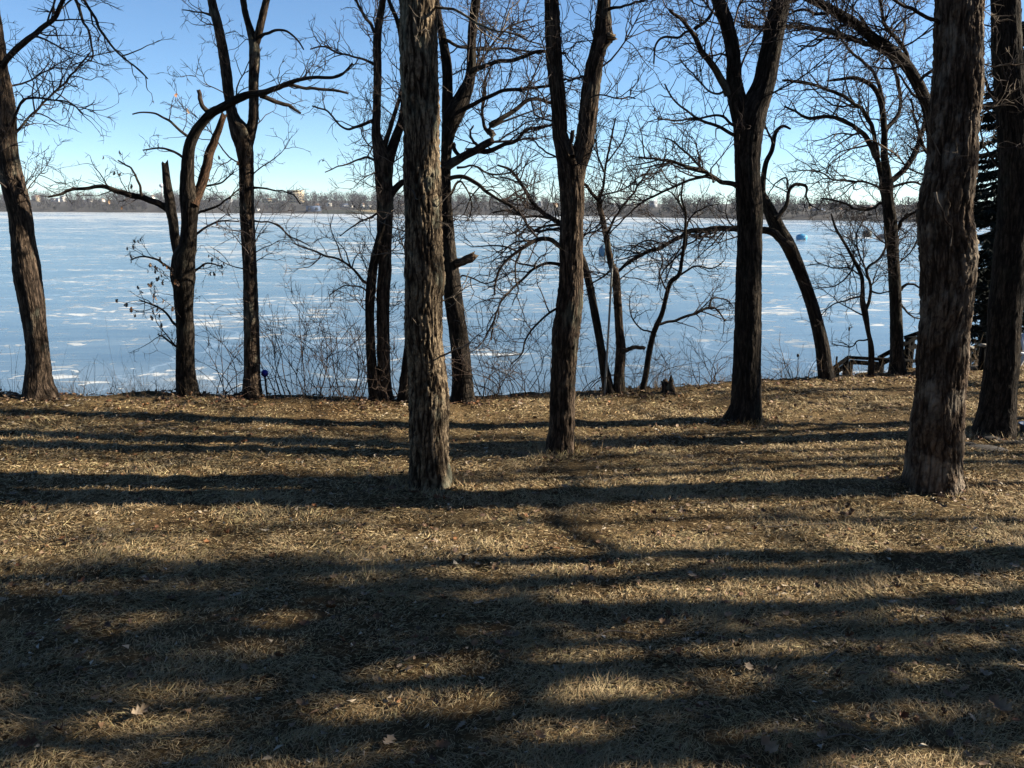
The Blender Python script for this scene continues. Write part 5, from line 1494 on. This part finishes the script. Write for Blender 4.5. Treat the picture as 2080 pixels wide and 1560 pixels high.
# ------------------------------------------------------------------ far houses
HM = {}
def hmat(c):
    if c not in HM: HM[c] = plain('house paint %d' % len(HM), c, 0.8, 0.08, 0.4)
    return HM[c]
M['pane'] = plain('dark window glass', (0.03, 0.035, 0.045), 0.15, 0.2, 1, 0.5)
def house(px, py, w, h, wall, roof, lab, flat=False, gable_front=False, name='far_house', floors=1, cols=3):
    # find where the sight line meets the far hillside
    s = 6.0
    for _ in range(60):
        d = ray(px, py); Yh = shore_y(0)
        # iterate distance
        x = at(px, py, shore_y(at(px, py, 800)[0]) + s)[0]
        Yh = shore_y(x) + s
        if at(px, py, Yh)[2] > far_z(x, s): s += 2.5
        else: break
    Pp = at(px, py, Yh); z0 = float(far_z(Pp[0], s))
    b0 = np.array([Pp[0], Yh, Pp[2]])
    mpp = Yh / F
    W, H = w * mpp, h * mpp; D = max(6.0, W * 0.6)
    CLEAR.append((b0[0] / b0[1], (W / 2 + 2.0) / b0[1], s))
    r_ = empty(name, b0); tag(r_, lab, 'house' if name == 'far_house' else 'building', 'houses along the far shore')
    hw = H if flat else H * 0.6
    foot = max(1.0, Pp[2] - z0 + 1.5)
    mb = MB(); mb.box((0, D / 2, (hw - foot) / 2), (W, D, hw + foot)); part('wall', mb, hmat(wall), r_, (0, 0, 0))
    if flat:
        mb = MB(); mb.box((0, D / 2, hw + 0.2), (W * 1.03, D * 1.03, 0.4)); part('roof', mb, hmat(roof), r_, (0, 0, 0))
    else:
        o_ = 0.4
        if gable_front:
            V = [(-W / 2 - o_, -o_, hw), (W / 2 + o_, -o_, hw), (0, -o_, H), (-W / 2 - o_, D + o_, hw), (W / 2 + o_, D + o_, hw), (0, D + o_, H)]
            Q = [[0, 2, 5, 3], [1, 4, 5, 2], [0, 3, 4, 1]]; T = [[0, 1, 2], [3, 5, 4]]
            link('roof', make_mesh('roof', V, Q, None, smooth=False), hmat(roof), r_)
            link('gable', make_mesh('gable', [(-W / 2, 0.0, hw), (W / 2, 0.0, hw), (0, 0.0, H - 0.3), (-W / 2, D, hw), (W / 2, D, hw), (0, D, H - 0.3)], None, T, smooth=False), hmat(wall), r_)
        else:
            V = [(-W / 2 - o_, -o_, hw), (W / 2 + o_, -o_, hw), (W / 2 + o_, D / 2, H), (-W / 2 - o_, D / 2, H), (W / 2 + o_, D + o_, hw), (-W / 2 - o_, D + o_, hw)]
            link('roof', make_mesh('roof', V, [[0, 1, 2, 3], [3, 2, 4, 5], [0, 5, 4, 1]], [[1, 4, 2], [0, 3, 5]], smooth=False), hmat(roof), r_)
    for fl in range(floors):
        for i in range(cols):
            wx = (i + 0.5) / cols * W - W / 2
            zc = hw * (fl + 0.55) / floors
            mb = MB(); mb.box((wx, -0.03, zc), (W / cols * 0.42, 0.10, hw / floors * 0.45)); part('window', mb, M['pane'], r_, (0, 0, 0))
BG, WH, TAN, BL, BR, GY = (0.34, 0.28, 0.19), (0.55, 0.52, 0.47), (0.28, 0.22, 0.15), (0.07, 0.10, 0.16), (0.20, 0.12, 0.08), (0.30, 0.31, 0.33)
DK = (0.06, 0.06, 0.07)
house(599, 412, 30, 24, BG, (0.3, 0.26, 0.2), 'tall tan apartment block rising above the trees on the far shore', flat=True, name='apartment_block', floors=5, cols=5)
house(546, 412, 28, 9, BG, BR, 'long beige house left of the tan apartment block', cols=4)
house(636, 431, 28, 12, BL, (0.05, 0.07, 0.11), 'dark blue boathouse at the far waterline below the apartment block', flat=True, name='boathouse', cols=2)
house(668, 420, 9, 13, WH, DK, 'white gabled house above the beige lakeside wall', gable_front=True, cols=1)
house(698, 421, 15, 7, GY, BL, 'house with a blue grey roof right of the white gabled house', cols=3)
house(712, 422, 7, 8, WH, DK, 'small white house right of the blue grey roof', gable_front=True, cols=1)
house(736, 422, 7, 9, WH, BR, 'white cottage near the twin stemmed oak', gable_front=True, cols=1)
house(749, 422, 7, 8, WH, DK, 'white cottage touching the twin stemmed oak', gable_front=True, cols=1)
house(641, 419, 14, 5, BR, BR, 'low brown house behind the boathouse', cols=2)
house(522, 429, 6, 5, WH, GY, 'tiny white shed at the waterline right of the slender forked oak', cols=1)
house(464, 409, 12, 6, GY, GY, 'pale house behind the twigs between broken oak and forked oak', cols=2)
house(71, 404, 14, 7, BG, BR, 'cream house on the far hill right of the leaning oak', cols=3)
house(109, 407, 14, 5, WH, BL, 'white house with blue roof on the far hill at the left', cols=3)
house(126, 405, 8, 7, WH, GY, 'narrow pale house beside the blue roofed one', cols=1)
house(180, 408, 12, 5, WH, GY, 'low white house in the far woods left of the broken oak', cols=3)
house(206, 408, 8, 5, WH, BR, 'small white house right of the low white one', cols=1)
house(308, 404, 7, 8, WH, BR, 'white house seen above the broken oak left limb', gable_front=True, cols=1)
house(1098, 413, 8, 5, GY, GY, 'grey house on the far shore left of the V forked oak', cols=1)
house(1125, 421, 15, 8, TAN, BR, 'tan house touching the left side of the V forked oak', cols=2)
house(1246, 419, 9, 7, GY, DK, 'grey green house right of the V forked oak', cols=2)
house(1287, 418, 8, 8, WH, DK, 'white house on the far shore above the long thin limb', gable_front=True, cols=1)
house(1328, 415, 14, 7, GY, GY, 'pale grey house left of the darkest trunk', cols=3)
house(1642, 426, 10, 12, TAN, DK, 'tan gabled house right of the hooked branch', gable_front=True, cols=2)
house(1663, 437, 24, 13, GY, BL, 'blue grey lake house on the right part of the far shore', cols=4)
house(1701, 431, 16, 9, TAN, BR, 'tan house right of the blue grey lake house', cols=3)
house(1620, 444, 10, 5, TAN, BR, 'low tan cabin at the waterline left of the blue grey lake house', cols=2)
house(1641, 445, 9, 4, TAN, DK, 'low cabin at the waterline under the tan gabled house', cols=2)
house(1682, 445, 9, 5, WH, DK, 'small pale cabin at the waterline right of the blue grey lake house', cols=2)
house(1755, 444, 12, 9, BG, BR, 'cream house at the waterline left of the candelabra oak', gable_front=True, cols=2)
house(1768, 424, 9, 8, (0.35, 0.2, 0.15), DK, 'reddish house on the hill left of the candelabra oak', cols=2)
house(1785, 446, 12, 7, BG, DK, 'cream cabin at the waterline touching the candelabra oak', cols=3)
# low beige wall along the water
a = on_z(652, 434.3, LAKE); b_ = on_z(780, 435.2, LAKE)
ya = shore_y(a[0]) + 1.0; yb_ = shore_y(b_[0]) + 1.0
mb = MB(); mb.bar((a[0], ya, LAKE + 2.0), (b_[0], yb_, LAKE + 2.0), 1.0, 5.0)
o0 = np.array([a[0], ya, LAKE]); o = link('lakeside_wall', mb.mesh('lakeside_wall', o0), plain('beige block wall', (0.25, 0.20, 0.12), 0.9, 0.2, 0.3)); o.location = tuple(o0)
tag(o, 'long low beige wall along the far waterline right of the boathouse', 'wall')
CLEAR.append(((a[0] / ya + b_[0] / yb_) / 2, abs(b_[0] / yb_ - a[0] / ya) / 2, 4.0))
far_wood()
# water tower
Yw = 1250.0; b0 = at(328, 398, Yw); top = at(328, 377, Yw); mpp = Yw / F
r_ = empty('water_tower', b0); tag(r_, 'white round water tower showing above the far woods behind the broken oak', 'water tower')
ball('tank', top, 4.6 * mpp, M['white'], r_, b0, 16, 10, (1, 1, 0.85)); rod('leg', b0 - np.array([0, 0, 8]), top, 0.9, 'white', r_, b0, 10)
